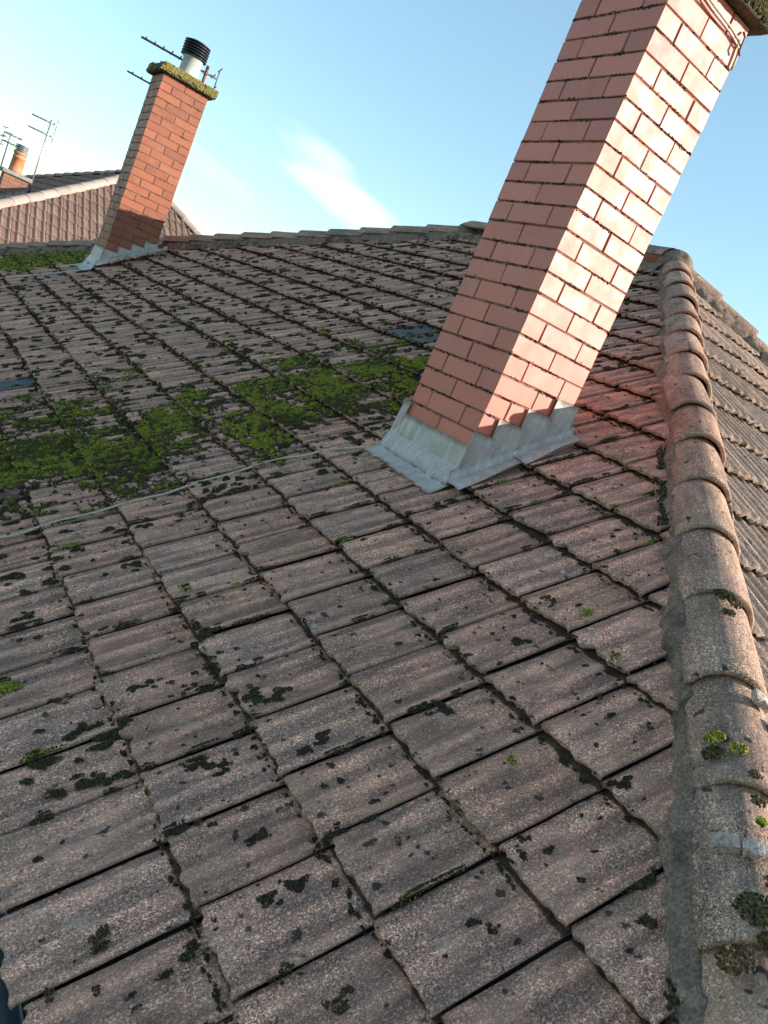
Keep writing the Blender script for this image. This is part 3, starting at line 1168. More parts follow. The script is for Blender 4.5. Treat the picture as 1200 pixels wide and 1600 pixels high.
ch2 = empty('chimney_stack', (CH2['x0'], CH2['y0'], Z0), 'orange brick chimney with pot and cowl near the far hip', 'chimney', 'brick chimneys')
chimney_bricks(CH2, 1.745 - 29 * 0.075, 29, ch2, M_BRICK2, 500)
bm = box_bm((CH2['x0'] + 0.005, CH2['y0'] + 0.005, -1.2), (CH2['x1'] - 0.005, CH2['y1'] - 0.005, 1.743))
bm.transform(world_mat(ch2).inverted())
obj('mortar_core', bm_mesh('mortar_core', bm, M_MORTAR2), ch2)
inv2 = world_mat(ch2).inverted()
rough_slab('cap_slab', tuple(inv2 @ Vector((CH2['x0'] - 0.05, CH2['y0'] - 0.05, 1.748))), tuple(inv2 @ Vector((CH2['x1'] + 0.05, CH2['y1'] + 0.05, 1.825))), M_CAP, ch2, 6, 0.008)
pot = obj('chimney_pot', mesh_of('chimney_pot', *lathe([(0.10, 0.0), (0.098, 0.06), (0.092, 0.2), (0.098, 0.205), (0.098, 0.225), (0.08, 0.226)]), M_POT), ch2)
pot.matrix_basis = inv2 @ Matrix.Translation((0.30, 6.51, 1.815))
rings = []
for k in range(5):
    zz = 0.222 + k * 0.026
    rings.append(obj('cowl_ring', mesh_of('cowl_ring', *lathe([(0.095, zz), (0.128, zz + 0.002), (0.128, zz + 0.009), (0.088, zz + 0.020)], 26), M_BLACK), pot))
obj('cowl_top', mesh_of('cowl_top', *lathe([(0.126, 0.352), (0.128, 0.358), (0.09, 0.372), (0.02, 0.378)], 26), M_BLACK), pot)
obj('cowl_core', mesh_of('cowl_core', *lathe([(0.07, 0.22), (0.07, 0.352)], 18), M_BLACK), pot)

# ------------------------------------------------------------------ lead flashings


def solid_sheet(name, grid, mat, parent, thick=0.0035, smooth=True):
    """grid: (n,m,3) points in world coords; gives a sheet with thickness"""
    g = np.asarray(grid, float)
    n, m, _ = g.shape
    du = np.gradient(g, axis=0)
    dv = np.gradient(g, axis=1)
    nn = np.cross(du, dv)
    nn /= np.linalg.norm(nn, axis=-1, keepdims=True) + 1e-12
    V = np.concatenate([(g + nn * thick / 2).reshape(-1, 3), (g - nn * thick / 2).reshape(-1, 3)])
    idx = np.arange(n * m).reshape(n, m)
    q = np.stack([idx[:-1, :-1], idx[1:, :-1], idx[1:, 1:], idx[:-1, 1:]], -1).reshape(-1, 4)
    F = [q, q[:, ::-1] + n * m]
    ring = list(idx[0, :]) + list(idx[1:, -1]) + list(idx[-1, -2::-1]) + list(idx[-2:0, 0])
    ring = np.array(ring)
    r2 = np.roll(ring, -1)
    F.append(np.stack([r2, ring, ring + n * m, r2 + n * m], -1))
    if parent is not None:
        inv = np.array(world_mat(parent).inverted())
        V = V @ inv[:3, :3].T + inv[:3, 3]
    return obj(name, mesh_of(name, V, np.concatenate(F), mat, smooth=smooth), parent)


def roof_surf(u, v):
    """world point on top of the main slope's tiles"""
    u, v = np.asarray(u, float), np.asarray(v, float)
    k = np.floor(u / G)
    a = u - k * G
    b = np.mod(v - Y0, TW)
    h = top_h(a, np.minimum(b, TW - TGAP)) + undul(k * G, np.floor((v - Y0) / TW) * TW + Y0)
    return O1 + u[..., None] * U1 + v[..., None] * V1 + h[..., None] * N1


def flash_stack(c, parent, steps, bottom_off, apron_len, seed, crude=False):
    x0, x1, y0, y1 = c['x0'], c['x1'], c['y0'], c['y1']
    rz = lambda x: Z0 + TP * x
    rng = np.random.default_rng(seed)
    # stepped cover flashings on the face towards the camera
    for i, (xa, xb, zt) in enumerate(steps):
        n, m = 5, 7
        g = np.zeros((n, m, 3))
        for a in range(n):
            for b in range(m):
                s, t = a / (n - 1), b / (m - 1)
                x = xa - 0.004 + (xb + 0.010 - xa) * s
                zb = rz(x) + bottom_off + 0.004 * math.sin(9 * s + i)
                z = zb + (zt - zb) * t
                g[a, b] = (x, y0 - 0.010 - 0.0045 * s - 0.006 * (1 - t) + 0.0015 * math.sin(7 * s + 5 * t + i * 2), z)
        solid_sheet('step_flashing', g, M_LEAD, parent)
    # apron upstand on the low face
    zt = steps[0][2] - (0.055 if not crude else 0.0)
    n, m = 16, 5
    g = np.zeros((n, m, 3))
    for a in range(n):
        for b in range(m):
            s, t = a / (n - 1), b / (m - 1)
            y = y0 - 0.012 + (y1 + 0.02 - y0 + 0.006) * s
            zb = rz(x0) + 0.048
            g[a, b] = (x0 - 0.009 - 0.006 * (1 - t) + 0.0016 * math.sin(11 * s + 3 * t), y, zb + (zt - zb) * t)
    solid_sheet('apron_upstand', g, M_LEAD, parent)
    # fillet, then the apron dressed over the tiles below
    u0 = (x0 - X0) / CP
    n = 40
    g = np.zeros((n, 4, 3))
    for a in range(n):
        s = a / (n - 1)
        y = y0 - 0.016 + (y1 - y0 + 0.045) * s
        for b in range(4):
            q = b / 3
            g[a, b] = np.array([x0 - 0.017 - 0.030 * q, y - 0.006 * q, rz(x0) + 0.050 - 0.072 * q + 0.002 * math.sin(14 * s + 2 * q)])
    solid_sheet('apron_fillet', g, M_LEAD, parent)
    n, m = 60, 9
    g = np.zeros((n, m, 3))
    for a in range(n):
        s = a / (n - 1)
        y = y0 - 0.026 + (y1 - y0 + 0.060) * s
        for b in range(m):
            q = b / (m - 1)
            L = apron_len * (1 + 0.07 * math.sin(5 * s + 1) + 0.05 * math.sin(17 * s))
            u = u0 - 0.034 - (L + 0.012) * q
            P = roof_surf(np.array(u), np.array(y))
            g[a, b] = P + N1 * (0.007 + 0.012 * (1 - q) ** 2 + 0.0015 * math.sin(23 * s + 4 * q))
    for _ in range(2):
        g[:, 1:-1] = (g[:, :-2] + 2 * g[:, 1:-1] + g[:, 2:]) / 4
    solid_sheet('apron_flashing', g, M_LEAD, parent)
    # lead gutter lying on the tiles beside the face
    spans = [(x0 - 0.05, x0 + 0.215), (x0 + 0.19, x1 + 0.03)]
    for i, (xa, xb) in enumerate(spans):
        n, m = 26, 9
        g = np.zeros((n, m, 3))
        for a in range(n):
            s = a / (n - 1)
            x = xa + (xb - xa) * s
            wdt = 0.082 - 0.018 * s + 0.006 * math.sin(6 * s + i)
            for b in range(m):
                t = b / (m - 1)
                y = y0 - 0.014 - wdt * t
                if t < 0.3:
                    h = 0.060 - 0.03 * t / 0.3
                    y = y0 - 0.014 - 0.012 * t / 0.3
                else:
                    q = (t - 0.3) / 0.7
                    y = y0 - 0.026 - (wdt - 0.012) * q
                    h = 0.022 + 0.008 * math.sin(math.pi * q) * (0.6 + 0.4 * math.sin(5 * s)) - 0.004 * q + 0.004 * i
                g[a, b] = (x, y, rz(x) + h)
        solid_sheet('side_flashing', g[:, ::-1], M_LEAD, parent)


flash_stack(CH1, ch1, [(-0.012, 0.076, 0.004), (0.076, 0.186, 0.078), (0.186, 0.298, 0.153), (0.298, 0.402, 0.231)], 0.035, 0.075, 1)
# turned corner strip at the far arris of the low face
g = np.zeros((4, 6, 3))
for a in range(4):
    for b in range(6):
        s, t = a / 3, b / 5
        g[a, b] = (CH1['x0'] - 0.011 - 0.004 * (1 - t), CH1['y1'] - 0.022 + 0.045 * s + 0.012 * (1 - t), Z0 + 0.03 + 0.155 * t)
solid_sheet('corner_flashing', g, M_LEAD, ch1)

b2 = 1.745 - 29 * 0.075
zs = [1.745 - k * 0.075 for k in range(30)]


def bed(z):
    return min(zs, key=lambda q: abs(q - z))


flash_stack(CH2, ch2, [(0.03, 0.155, bed(0.02)), (0.155, 0.27, bed(0.10)), (0.27, 0.385, bed(0.175)), (0.385, 0.505, bed(0.25))], 0.03, 0.13, 2, True)

# mortar rubble dumped along the far stack's side
rb = []
rng = np.random.default_rng(9)
bmr = bmesh.new()
for i in range(26):
    x = CH2['x0'] + 0.05 + 0.5 * rng.random()
    y = CH2['y0'] - 0.06 - 0.08 * rng.random()
    s = rng.uniform(0.008, 0.03)
    r = bmesh.ops.create_icosphere(bmr, subdivisions=1, radius=s, matrix=Matrix.Translation((x, y, Z0 + TP * x + 0.035)))
    for v_ in r['verts']:
        v_.co += Vector(rng.normal(0, s * 0.22, 3))
bmr.transform(world_mat(ch2).inverted())
o = obj('mortar_rubble', bm_mesh('mortar_rubble', bmr, M_SLIP, False), ch2)
tag(o, kind='stuff')

# cable and clips near the top of the near stack
pts = []
for s in np.linspace(0, 1, 14):
    pts.append((0.02 + 0.36 * s, -0.008 - 0.004 * math.sin(3 * s), 1.60 + 0.045 * (1 - s) - 0.012 * math.sin(5 * s) - 0.03 * s))
pts += [(0.388, -0.010, 1.545), (0.392, -0.009, 1.50)]
tube_obj('stack_cable', pts, 0.0045, M_CABLE, ch1)
pts2 = [(p[0], p[1] - 0.002, p[2] - 0.014) for p in pts[:-2]]
tube_obj('stack_cable', pts2, 0.0035, M_WIRE, ch1)
tube_obj('cable_bracket', [(0.372, -0.006, 1.62), (0.372, -0.022, 1.60), (0.372, -0.022, 1.555), (0.386, -0.022, 1.545)], 0.004, M_REDMETAL, ch1)

# ------------------------------------------------------------------ cables on the roof


def roof_cable(name, uvs, lift, rad, mat, label, seed):
    P = []
    uvs = np.array(uvs, float)
    t = np.arange(len(uvs))
    tt = np.linspace(0, len(uvs) - 1, len(uvs) * 14)
    u = np.interp(tt, t, uvs[:, 0]); v = np.interp(tt, t, uvs[:, 1])
    for _ in range(6):
        u[1:-1] = (u[:-2] + u[1:-1] * 2 + u[2:]) / 4
        v[1:-1] = (v[:-2] + v[1:-1] * 2 + v[2:]) / 4
    base = O1 + u[:, None] * U1 + v[:, None] * V1
    surf = roof_surf(u, v)
    h = ((surf - base) @ N1)
    hs_ = h.copy()
    for _ in range(10):
        hs_ = np.maximum(hs_, np.convolve(np.pad(hs_, 1, mode='edge'), [0.33, 0.34, 0.33], 'valid'))
    for _ in range(60):
        hs_ = np.convolve(np.pad(hs_, 1, mode='edge'), [0.25, 0.5, 0.25], 'valid')
    Pn = base + (hs_ + lift)[:, None] * N1
    v_, f_2 = tube([tuple(p) for p in Pn], rad, 8)
    o = obj(name, mesh_of(name, v_, f_2, mat))
    return tag(o, label, 'cable', 'cables lying on the tiles')


roof_cable('aerial_cable', [(-0.02, 0.76), (0.13, 0.73), (0.26, 0.71), (0.46, 0.68), (0.65, 0.66), (0.80, 0.64), (1.03, 0.62), (1.22, 0.615), (1.34, 0.56), (1.49, 0.485), (1.60, 0.455)], 0.006, 0.0048, M_CABLE, 'pale grey cable lying across the tiles to the near chimney base', 1)
roof_cable('aerial_cable', [(0.3, 7.0), (0.77, 6.74), (1.05, 6.54), (1.33, 6.36), (1.57, 6.27)], 0.008, 0.005, M_WIRE, 'thin pale cable on the tiles leading to the far chimney base', 2)
# loose cable hanging down the far stack
pts = []
for s in np.linspace(0, 1, 16):
    x = 0.10 + 0.42 * s
    pts.append((x, CH2['y0'] - 0.03 - 0.05 * math.sin(math.pi * s), Z0 + TP * x + 0.07 + 0.04 * s))
pts += [(0.535, 6.32, 0.30), (0.535, 6.40, 0.42), (0.53, 6.5, 0.6), (0.52, 6.60, 1.0), (0.52, 6.60, 1.7)]
tube_obj('stack_cable', pts, 0.0045, M_WIRE, ch2)

# ------------------------------------------------------------------ aerials


def yagi(name, loc, mast_h, booms, label, mast_mat, boom_mat, mast_r=0.014, bracket=None, group='tv aerials'):
    root = empty(name, loc, label, 'aerial', group)
    L = Vector(loc)
    tube_obj('mast', [L, L + Vector((0, 0, mast_h))], mast_r, mast_mat, root)
    for (z, a, b, n, el, er) in booms:                     # height, start and end along the boom direction, elements
        d = Vector((math.cos(a), math.sin(a), 0.0))
        p0 = L + Vector((0, 0, z)) - d * 0.12
        p1 = L + Vector((0, 0, z)) + d * b
        bo = tube_obj('boom', [p0, p1], er * 1.8, boom_mat, root)
        side = Vector((-d.y, d.x, 0))
        for k in range(n):
            q = p0.lerp(p1, (k + 0.5) / n)
            w = el * (1.15 - 0.45 * k / n)
            tube_obj('element', [q - side * w / 2 + Vector((0, 0, 0.008)), q + side * w / 2 + Vector((0, 0, 0.008))], er, boom_mat, bo, seg=6)
        # folded reflector at the mast end
        for s in (-1, 1):
            q = p0 + Vector((0, 0, 0.09 * s))
            tube_obj('reflector', [q - side * el * 0.55, q + side * el * 0.55], er, boom_mat, bo, seg=6)
        tube_obj('reflector_stem', [p0 + Vector((0, 0, -0.09)), p0 + Vector((0, 0, 0.09))], er, boom_mat, bo, seg=6)
    return root


a1 = yagi('tv_aerial', (0.48, 6.60, 1.80), 0.27, [(0.20, math.radians(172), 0.66, 9, 0.20, 0.006)], 'dark aerial on a short red mast beside the cowled pot', M_REDMETAL, M_DARKMETAL, 0.016)
tube_obj('stay', [(0.40, 6.60, 1.81), (0.405, 6.6, 1.93), (0.36, 6.6, 2.0)], 0.012, M_DARKMETAL, a1)
a1b = yagi('tv_aerial', (0.30, 6.98, 0.45), 1.30, [(1.26, math.radians(178), 0.44, 6, 0.16, 0.005)], 'small dark aerial poking out behind the far chimney cap', M_DARKMETAL, M_DARKMETAL, 0.014)

# ------------------------------------------------------------------ neighbouring house
PF = math.radians(33)
TF, CF, SF = math.tan(PF), math.cos(PF), math.sin(PF)
A2 = np.array([2.95, 18.0, 1.80])
nb = empty('neighbouring_house', (A2[0], A2[1], -4.0), 'neighbouring house with pinkish pantiled hipped roof behind the far chimney', 'house')
RUN = 4.3
FW, FG = 0.30, 0.345


def far_tile_arrays(rng):
    bb = np.linspace(0, FW - 0.008, 17)
    aa = np.array([0.0, 0.008, FG + 0.05])
    A, B = np.meshgrid(aa, bb, indexing='ij')
    ph = np.mod(B / 0.15, 1.0)
    roll = np.where(ph < 0.42, np.sin(np.pi * ph / 0.42), 0.0) * 0.034
    H = 0.040 * (1 - A / FG) + roll - 0.015
    H[0] -= 0.006
    v = np.stack([A, B, H], -1).reshape(-1, 3)
    n0, n1 = A.shape
    idx = np.arange(n0 * n1).reshape(n0, n1)
    q = np.stack([idx[:-1, :-1], idx[1:, :-1], idx[1:, 1:], idx[:-1, 1:]], -1).reshape(-1, 4)
    base = v.reshape(n0, n1, 3)[0].copy(); base[:, 2] -= 0.034
    i2 = n0 * n1 + np.arange(n1)
    q2 = np.stack([idx[0, :-1], idx[0, 1:], i2[1:], i2[:-1]], -1)
    s = v.reshape(n0, n1, 3)[:, 0].copy(); s[:, 2] -= 0.03
    i3 = i2[-1] + 1 + np.arange(n0)
    q3 = np.stack([idx[:-1, 0], i3[:-1], i3[1:], idx[1:, 0]], -1)
    tr = np.concatenate([(np.where(ph > 0.42, 1.0, 0.0) * np.where((ph > 0.88) | (ph < 0.5), 1, 0.25)).ravel(), np.ones(n1), np.ones(n0)])
    V = np.concatenate([v, base, s])
    return V, np.concatenate([q, q2, q3]), np.zeros(len(V)), tr


FT = far_tile_arrays(np.random.default_rng(1))
far_full = mesh_of('roof_tile', FT[0], FT[1], M_FARTILE, attrs={'edge': FT[2], 'trough': FT[3]})


def far_slope(name, O, U, V, N, kmax, mr, lines, parent, poly):
    sl = sheet_child(name, poly, parent)
    FR = frame_mat(O, U, V, N)
    for k in range(kmax):
        for m in mr:
            u, v = k * FG, m * FW
            cs = np.array([(u, v), (u + FG, v), (u, v + FW), (u + FG, v + FW)])
            ok, cut = True, []
            for p, n in lines:
                s = (cs - p) @ n
                if (s <= 0.01).all():
                    ok = False
                    break
                if s.min() < 0.06:
                    cut.append((Vector((p[0] - u, p[1] - v, 0)), Vector((n[0], n[1], 0))))
            if not ok:
                continue
            pr = project(O + cs[:, :1] * U + cs[:, 1:] * V)
            if pr[:, 0].max() < -60 or pr[:, 1].min() > 470 or pr[:, 0].min() > 420:
                continue
            if cut:
                r = clip_mesh(*FT, cut)
                if r is None:
                    continue
                me = mesh_of('roof_tile', r[0], r[1], M_FARTILE, attrs={'edge': r[2], 'trough': r[3]})
            else:
                me = far_full
            obj('roof_tile', me, sl, mw=FR @ Matrix.Translation((u + random.gauss(0, 0.004), v, random.gauss(0, 0.002))))
    return sl


def sheet_child(name, pts, parent):
    inv = world_mat(parent).inverted()
    v = [tuple(inv @ Vector(p) + Vector((0, 0, -0.03))) for p in pts]
    return obj(name, mesh_of(name, v, [tuple(range(len(v)))], M_FARTILE, smooth=False), parent)


hl = A2 + np.array([-RUN, -RUN, -RUN * TF]); hr = A2 + np.array([RUN, -RUN, -RUN * TF])
R2 = A2 + np.array([0, 0.5, 0.0])
fl = R2 + np.array([-RUN, RUN * 2.3, -RUN * TF]); fr = R2 + np.array([RUN, RUN * 2.3, -RUN * TF])
Ue = np.array([0, CF, SF]); Ve = np.array([-1.0, 0, 0]); Ne = np.array([0, -SF, CF])
KE = int(RUN / CF / FG)
Oe = A2 - Ue * (KE * FG) + Ne * 0.0
le = [uv_line(A2, hl, Oe, Ue, Ve, A2 + np.array([0, -2, -2 * TF])), uv_line(A2, hr, Oe, Ue, Ve, A2 + np.array([0, -2, -2 * TF]))]
far_slope('hip_end_slope', Oe, Ue, Ve, Ne, KE + 1, range(-16, 16), le, nb, [hl, A2, hr])
Um = np.array([CF, 0, SF]); Vm = np.array([0, 1.0, 0]); Nm = np.array([-SF, 0, CF])
Om = A2 - Um * (KE * FG)
ins = A2 + np.array([-2, 1.0, -2 * TF])
lm_ = [uv_line(A2, hl, Om, Um, Vm, ins), uv_line(R2, fl, Om, Um, Vm, ins)]
far_slope('side_slope', Om, Um, Vm, Nm, KE + 1, range(-14, 22), lm_, nb, [hl, fl, R2, A2])
sheet_child('rear_slope', [A2, R2, fr, hr], nb)
sheet_child('far_end_slope', [R2, fl, fr], nb)
run_of_caps('hip_tile', hl, A2, 0.40, 0.135, math.radians(76), -0.05, nb, M_FARHIP, seed=60, lift=0.012, over=0.02)
run_of_caps('hip_tile', hr, A2, 0.40, 0.135, math.radians(76), -0.05, nb, M_FARHIP, seed=61, lift=0.012, over=0.02)
run_of_caps('hip_tile', fl, R2, 0.40, 0.135, math.radians(76), -0.04, nb, M_HIP, seed=62, lift=0.03, over=0.02)
run_of_caps('ridge_tile', A2 + np.array([0, 0.6, 0]), A2, 0.40, 0.135, math.radians(76), -0.04, nb, M_FARHIP, seed=63, lift=0.012, over=0.02)
bm = box_bm((hl[0] + 0.35, hl[1] + 0.35, -4.0), (hr[0] - 0.35, fl[1] - 0.35, hl[2] - 0.05))
bm.transform(world_mat(nb).inverted())
obj('wall', bm_mesh('wall', bm, M_WALL), nb)


# its chimney: bricks are too small to tell apart, so a brick pattern on real stack
def far_brick():
    t = NT('brick_far')
    v = t.coord('Object')
    sx = t.n('ShaderNodeSeparateXYZ', {'Vector': v})
    vec = t.n('ShaderNodeCombineXYZ', {'X': t.math('ADD', sx.outputs['X'], sx.outputs['Y']), 'Y': sx.outputs['Z']}).outputs[0]
    br = t.n('ShaderNodeTexBrick', {'Vector': vec, 'Color1': (0.33, 0.14, 0.09, 1), 'Color2': (0.24, 0.105, 0.075, 1), 'Mortar': (0.13, 0.10, 0.085, 1), 'Scale': 1.0, 'Mortar Size': 0.006, 'Brick Width': 0.225, 'Row Height': 0.075})
    n = t.noise(v, 9.0, 4, 0.7)
    col = t.mix(t.ramp(n, 0.5, 0.75, 0.0, 0.5), br.outputs['Color'], (0.36, 0.27, 0.22))
    return t.done(col, 0.85, 0.25, t.bump(br.outputs['Fac'], -0.4, 0.006))


ch3 = empty('chimney_stack', (0.06, 16.3, -0.4), 'small weathered brick chimney with orange pot on the neighbouring roof', 'chimney', 'brick chimneys')
bm = box_bm((0, 0, 0), (0.46, 0.46, 0.90), 0.004)
obj('stack', bm_mesh('stack', bm, far_brick()), ch3)
rough_slab('cap_slab', (-0.05, -0.05, 0.905), (0.51, 0.51, 0.985), plain_noise('cap_grey', (0.22, 0.21, 0.17), (0.34, 0.32, 0.28), 14, 0.9, 0.2, 0.5), ch3, 8)
p3 = obj('chimney_pot', mesh_of('chimney_pot', *lathe([(0.135, 0.0), (0.13, 0.05), (0.118, 0.28), (0.132, 0.285), (0.132, 0.30), (0.118, 0.31), (0.116, 0.36), (0.13, 0.365), (0.13, 0.40), (0.10, 0.402)]), M_POTRED), ch3, loc=(0.2, 0.22, 0.98))
for k in range(4):
    zz = 0.40 + 0.032 * k
    obj('cowl_ring', mesh_of('cowl_ring', *lathe([(0.10, zz), (0.132, zz + 0.003), (0.132, zz + 0.012), (0.095, zz + 0.026)], 22), M_ALU), p3)
obj('cowl_top', mesh_of('cowl_top', *lathe([(0.13, 0.53), (0.13, 0.537), (0.06, 0.552)], 22), M_ALU), p3)
inv3 = world_mat(ch3).inverted()
zf = lambda x: A2[2] + TF * (x - A2[0])
for k in range(4):
    xa = 0.06 + 0.115 * k
    g = np.zeros((3, 3, 3))
    for a in range(3):
        for b in range(3):
            x = xa + 0.115 * a / 2
            zt = zf(xa) + 0.20 - 0.03 * (a == 0)
            zb = zf(x) - 0.05
            g[a, b] = (x, 16.3 - 0.012, zb + (zt - zb) * b / 2)
    solid_sheet('step_flashing', g, M_LEAD, ch3)
# roof cuts round it: seat of the stack
yagi('tv_aerial', (0.60, 16.5, 0.30), 1.52, [(1.46, math.radians(168), 0.36, 6, 0.32, 0.008), (1.22, math.radians(172), 0.36, 6, 0.30, 0.008)], 'tall thin mast with two small aerials beside the orange pot', M_ALU, M_ALU, 0.015)
yagi('tv_aerial', (0.02, 16.75, 0.45), 0.82, [(0.78, math.radians(10), 0.22, 4, 0.34, 0.009), (0.62, math.radians(10), 0.2, 4, 0.30, 0.009)], 'pale aerial at the left edge behind the small weathered chimney', M_ALU, M_ALU, 0.013)

# ------------------------------------------------------------------ moss
mossV, mossF, mossC = [], [], []
moff = 0


def tufts(P, Nrm, rad, hgt, col, seed):
    """P (n,3) base points, Nrm (n,3), rad (n), hgt (n), col (n,3): one small ragged cone per point"""
    global moff
    n = len(P)
    if n == 0:
        return
    rng = np.random.default_rng(seed)
    S = 5
    Nn = Nrm + rng.normal(0, 0.35, (n, 3))
    Nn /= np.linalg.norm(Nn, axis=1, keepdims=True)
    ref = np.where(np.abs(Nn[:, :1]) < 0.8, np.array([[1.0, 0, 0]]), np.array([[0, 1.0, 0]]))
    T = np.cross(Nn, ref); T /= np.linalg.norm(T, axis=1, keepdims=True)
    B = np.cross(Nn, T)
    a0 = rng.uniform(0, 2 * np.pi, n)
    vv = np.zeros((n, 2 * S + 1, 3))
    for s in range(S):
        a = a0 + 2 * np.pi * s / S
        r0 = rad * rng.uniform(0.7, 1.15, n)
        ring = (T * np.cos(a)[:, None] + B * np.sin(a)[:, None])
        vv[:, s] = P + ring * r0[:, None] - Nn * (0.25 * hgt)[:, None]
        vv[:, S + s] = P + ring * (r0 * rng.uniform(0.5, 0.85, n))[:, None] + Nn * (hgt * rng.uniform(0.45, 0.8, n))[:, None]
    vv[:, 2 * S] = P + Nn * hgt[:, None]
    base = moff + np.arange(n)[:, None] * (2 * S + 1)
    tri = []
    for s in range(S):
        s2 = (s + 1) % S
        tri.append(np.concatenate([base + s, base + s2, base + S + s2], 1))
        tri.append(np.concatenate([base + s, base + S + s2, base + S + s], 1))
        tri.append(np.concatenate([base + S + s, base + S + s2, base + 2 * S], 1))
    mossV.append(vv.reshape(-1, 3))
    mossF.append(np.concatenate(tri, 0))
    mossC.append(np.repeat(col, 2 * S + 1, 0))
    moff += n * (2 * S + 1)


def fine_tufts(P, Nrm, rad, hgt, col, seed):
    """finest moss: one slanted four-sided shoot per point"""
    global moff
    n = len(P)
    rng = np.random.default_rng(seed)
    Nn = Nrm + rng.normal(0, 0.4, (n, 3))
    Nn /= np.linalg.norm(Nn, axis=1, keepdims=True)
    T = np.cross(Nn, np.array([[0.3, 1.0, 0.1]])); T /= np.linalg.norm(T, axis=1, keepdims=True)
    B = np.cross(Nn, T)
    a0 = rng.uniform(0, 2 * np.pi, n)
    vv = np.zeros((n, 5, 3))
    for s in range(4):
        a = a0 + np.pi / 2 * s
        r0 = rad * rng.uniform(0.7, 1.2, n)
        vv[:, s] = P + (T * np.cos(a)[:, None] + B * np.sin(a)[:, None]) * r0[:, None] - Nn * (0.1 * hgt)[:, None] + Nrm * (hgt * rng.uniform(0.0, 0.5, n))[:, None]
    vv[:, 4] = P + Nn * hgt[:, None] * 1.1
    base = moff + np.arange(n)[:, None] * 5
    tri = [np.concatenate([base + s, base + (s + 1) % 4, base + 4], 1) for s in range(4)]
    mossV.append(vv.reshape(-1, 3)); mossF.append(np.concatenate(tri, 0)); mossC.append(np.repeat(col, 5, 0))
    moff += n * 5


def flush_moss(name, label, mat=None):
    global mossV, mossF, mossC, moff
    if not mossV:
        return
    me = mesh_of(name, np.concatenate(mossV), np.concatenate(mossF), mat or M_MOSS, smooth=False, colors=np.concatenate(mossC))
    o = obj(name, me)
    tag(o, label, 'moss', kind='stuff')
    mossV, mossF, mossC, moff = [], [], [], 0
    return o


GREEN = np.array([0.25, 0.255, 0.034]); YELL = np.array([0.37, 0.31, 0.05]); DEEP = np.array([0.078, 0.085, 0.020]); OLIVE = np.array([0.098, 0.078, 0.032]); BLACKM = np.array([0.040, 0.032, 0.022]); BROWN = np.array([0.085, 0.055, 0.028])


def mixcols(rng, n, cols, w):
    c = np.array(cols)[rng.choice(len(cols), n, p=np.array(w) / sum(w))]
    return c * rng.uniform(0.7, 1.3, (n, 1))


def inside_main(u, v, marg=0.12):
    ok = np.ones(np.shape(u), bool)
    for p, n in L1:
        ok &= ((u - p[0]) * n[0] + (v - p[1]) * n[1]) > marg
    for c in (CH1, CH2):
        ua, ub = (c['x0'] - X0) / CP, (c['x1'] - X0) / CP
        ok &= ~((u > ua - 0.03) & (u < ub + 0.02) & (v > c['y0'] - 0.02) & (v < c['y1'] + 0.02))
    return ok & (u > 0.005)


# carpet below and to the left of the near chimney
rng = np.random.default_rng(21)
n = 900000
u = rng.uniform(0.0, 2.6, n); v = rng.uniform(0.55, 2.5, n)
spots_ = [(0.30, 1.45, 0.30, 0.42, 1.0), (0.62, 1.22, 0.26, 0.34, 1.0), (0.98, 1.38, 0.26, 0.36, 1.0), (1.32, 1.12, 0.22, 0.36, 1.0), (1.30, 1.45, 0.2, 0.2, 0.6), (1.70, 1.22, 0.26, 0.36, 1.0), (2.03, 1.28, 0.22, 0.34, 1.0), (2.2, 1.1, 0.16, 0.24, 0.9), (1.85, 1.7, 0.25, 0.25, 0.55), (0.5, 1.9, 0.4, 0.3, 0.5), (0.15, 1.1, 0.2, 0.3, 0.6)]
dens = np.zeros(n)
for cu, cv, ru, rv, w in spots_:
    dens = np.maximum(dens, w * np.exp(-(((u - cu) / ru) ** 2 + ((v - cv) / rv) ** 2) * 1.1))
kk, mm = np.floor(u / G), np.floor((v - Y0) / TW)
tile_r = _perm[(kk.astype(int) * 7 + 13) % 256, (mm.astype(int) * 11 + 40) % 256]
nse = 0.40 * vnoise(u, v, 9, 1) + 0.33 * vnoise(u, v, 30, 2) + 0.27 * vnoise(u, v, 80, 3)
val = dens * 1.25 + (tile_r - 0.5) * 0.5 + (nse - 0.5) * 2.6
inm = inside_main(u, v)
fringe = (val > 0.40) & (val <= 0.66) & inm & (rng.random(n) < 0.30) & (dens > 0.06)
uf, vf = u[fringe], v[fringe]
keep = (val > 0.66) & inm
u, v, nse, dens = u[keep], v[keep], nse[keep], dens[keep]
P = roof_surf(u, v)
n = len(u)
cn = 0.45 * vnoise(u, v, 46, 7) + 0.25 * vnoise(u, v, 95, 8) + 0.30 * vnoise(u, v, 6, 9)
g = np.clip((cn - 0.42) / 0.22, 0, 1)[:, None] ** 1.2
col = mixcols(rng, n, [BLACKM * 1.3, OLIVE, DEEP], [0.35, 0.4, 0.25]) * (1 - g) + mixcols(rng, n, [GREEN, YELL, DEEP], [0.62, 0.2, 0.18]) * g
big = 0.002 + 0.024 * np.clip(0.6 * vnoise(u, v, 46, 7) + 0.4 * vnoise(u, v, 95, 8) - 0.30, 0, 1)
fine_tufts(P + N1 * (big * 0.5)[:, None], np.repeat(N1[None], n, 0), rng.uniform(0.0022, 0.0042, n), big * rng.uniform(0.5, 1.1, n), col, 1)
n = len(uf)
fine_tufts(roof_surf(uf, vf), np.repeat(N1[None], n, 0), rng.uniform(0.002, 0.0045, n), rng.uniform(0.002, 0.006, n), mixcols(rng, n, [BLACKM, BLACKM * 1.6, OLIVE, DEEP], [0.45, 0.25, 0.2, 0.1]), 12)
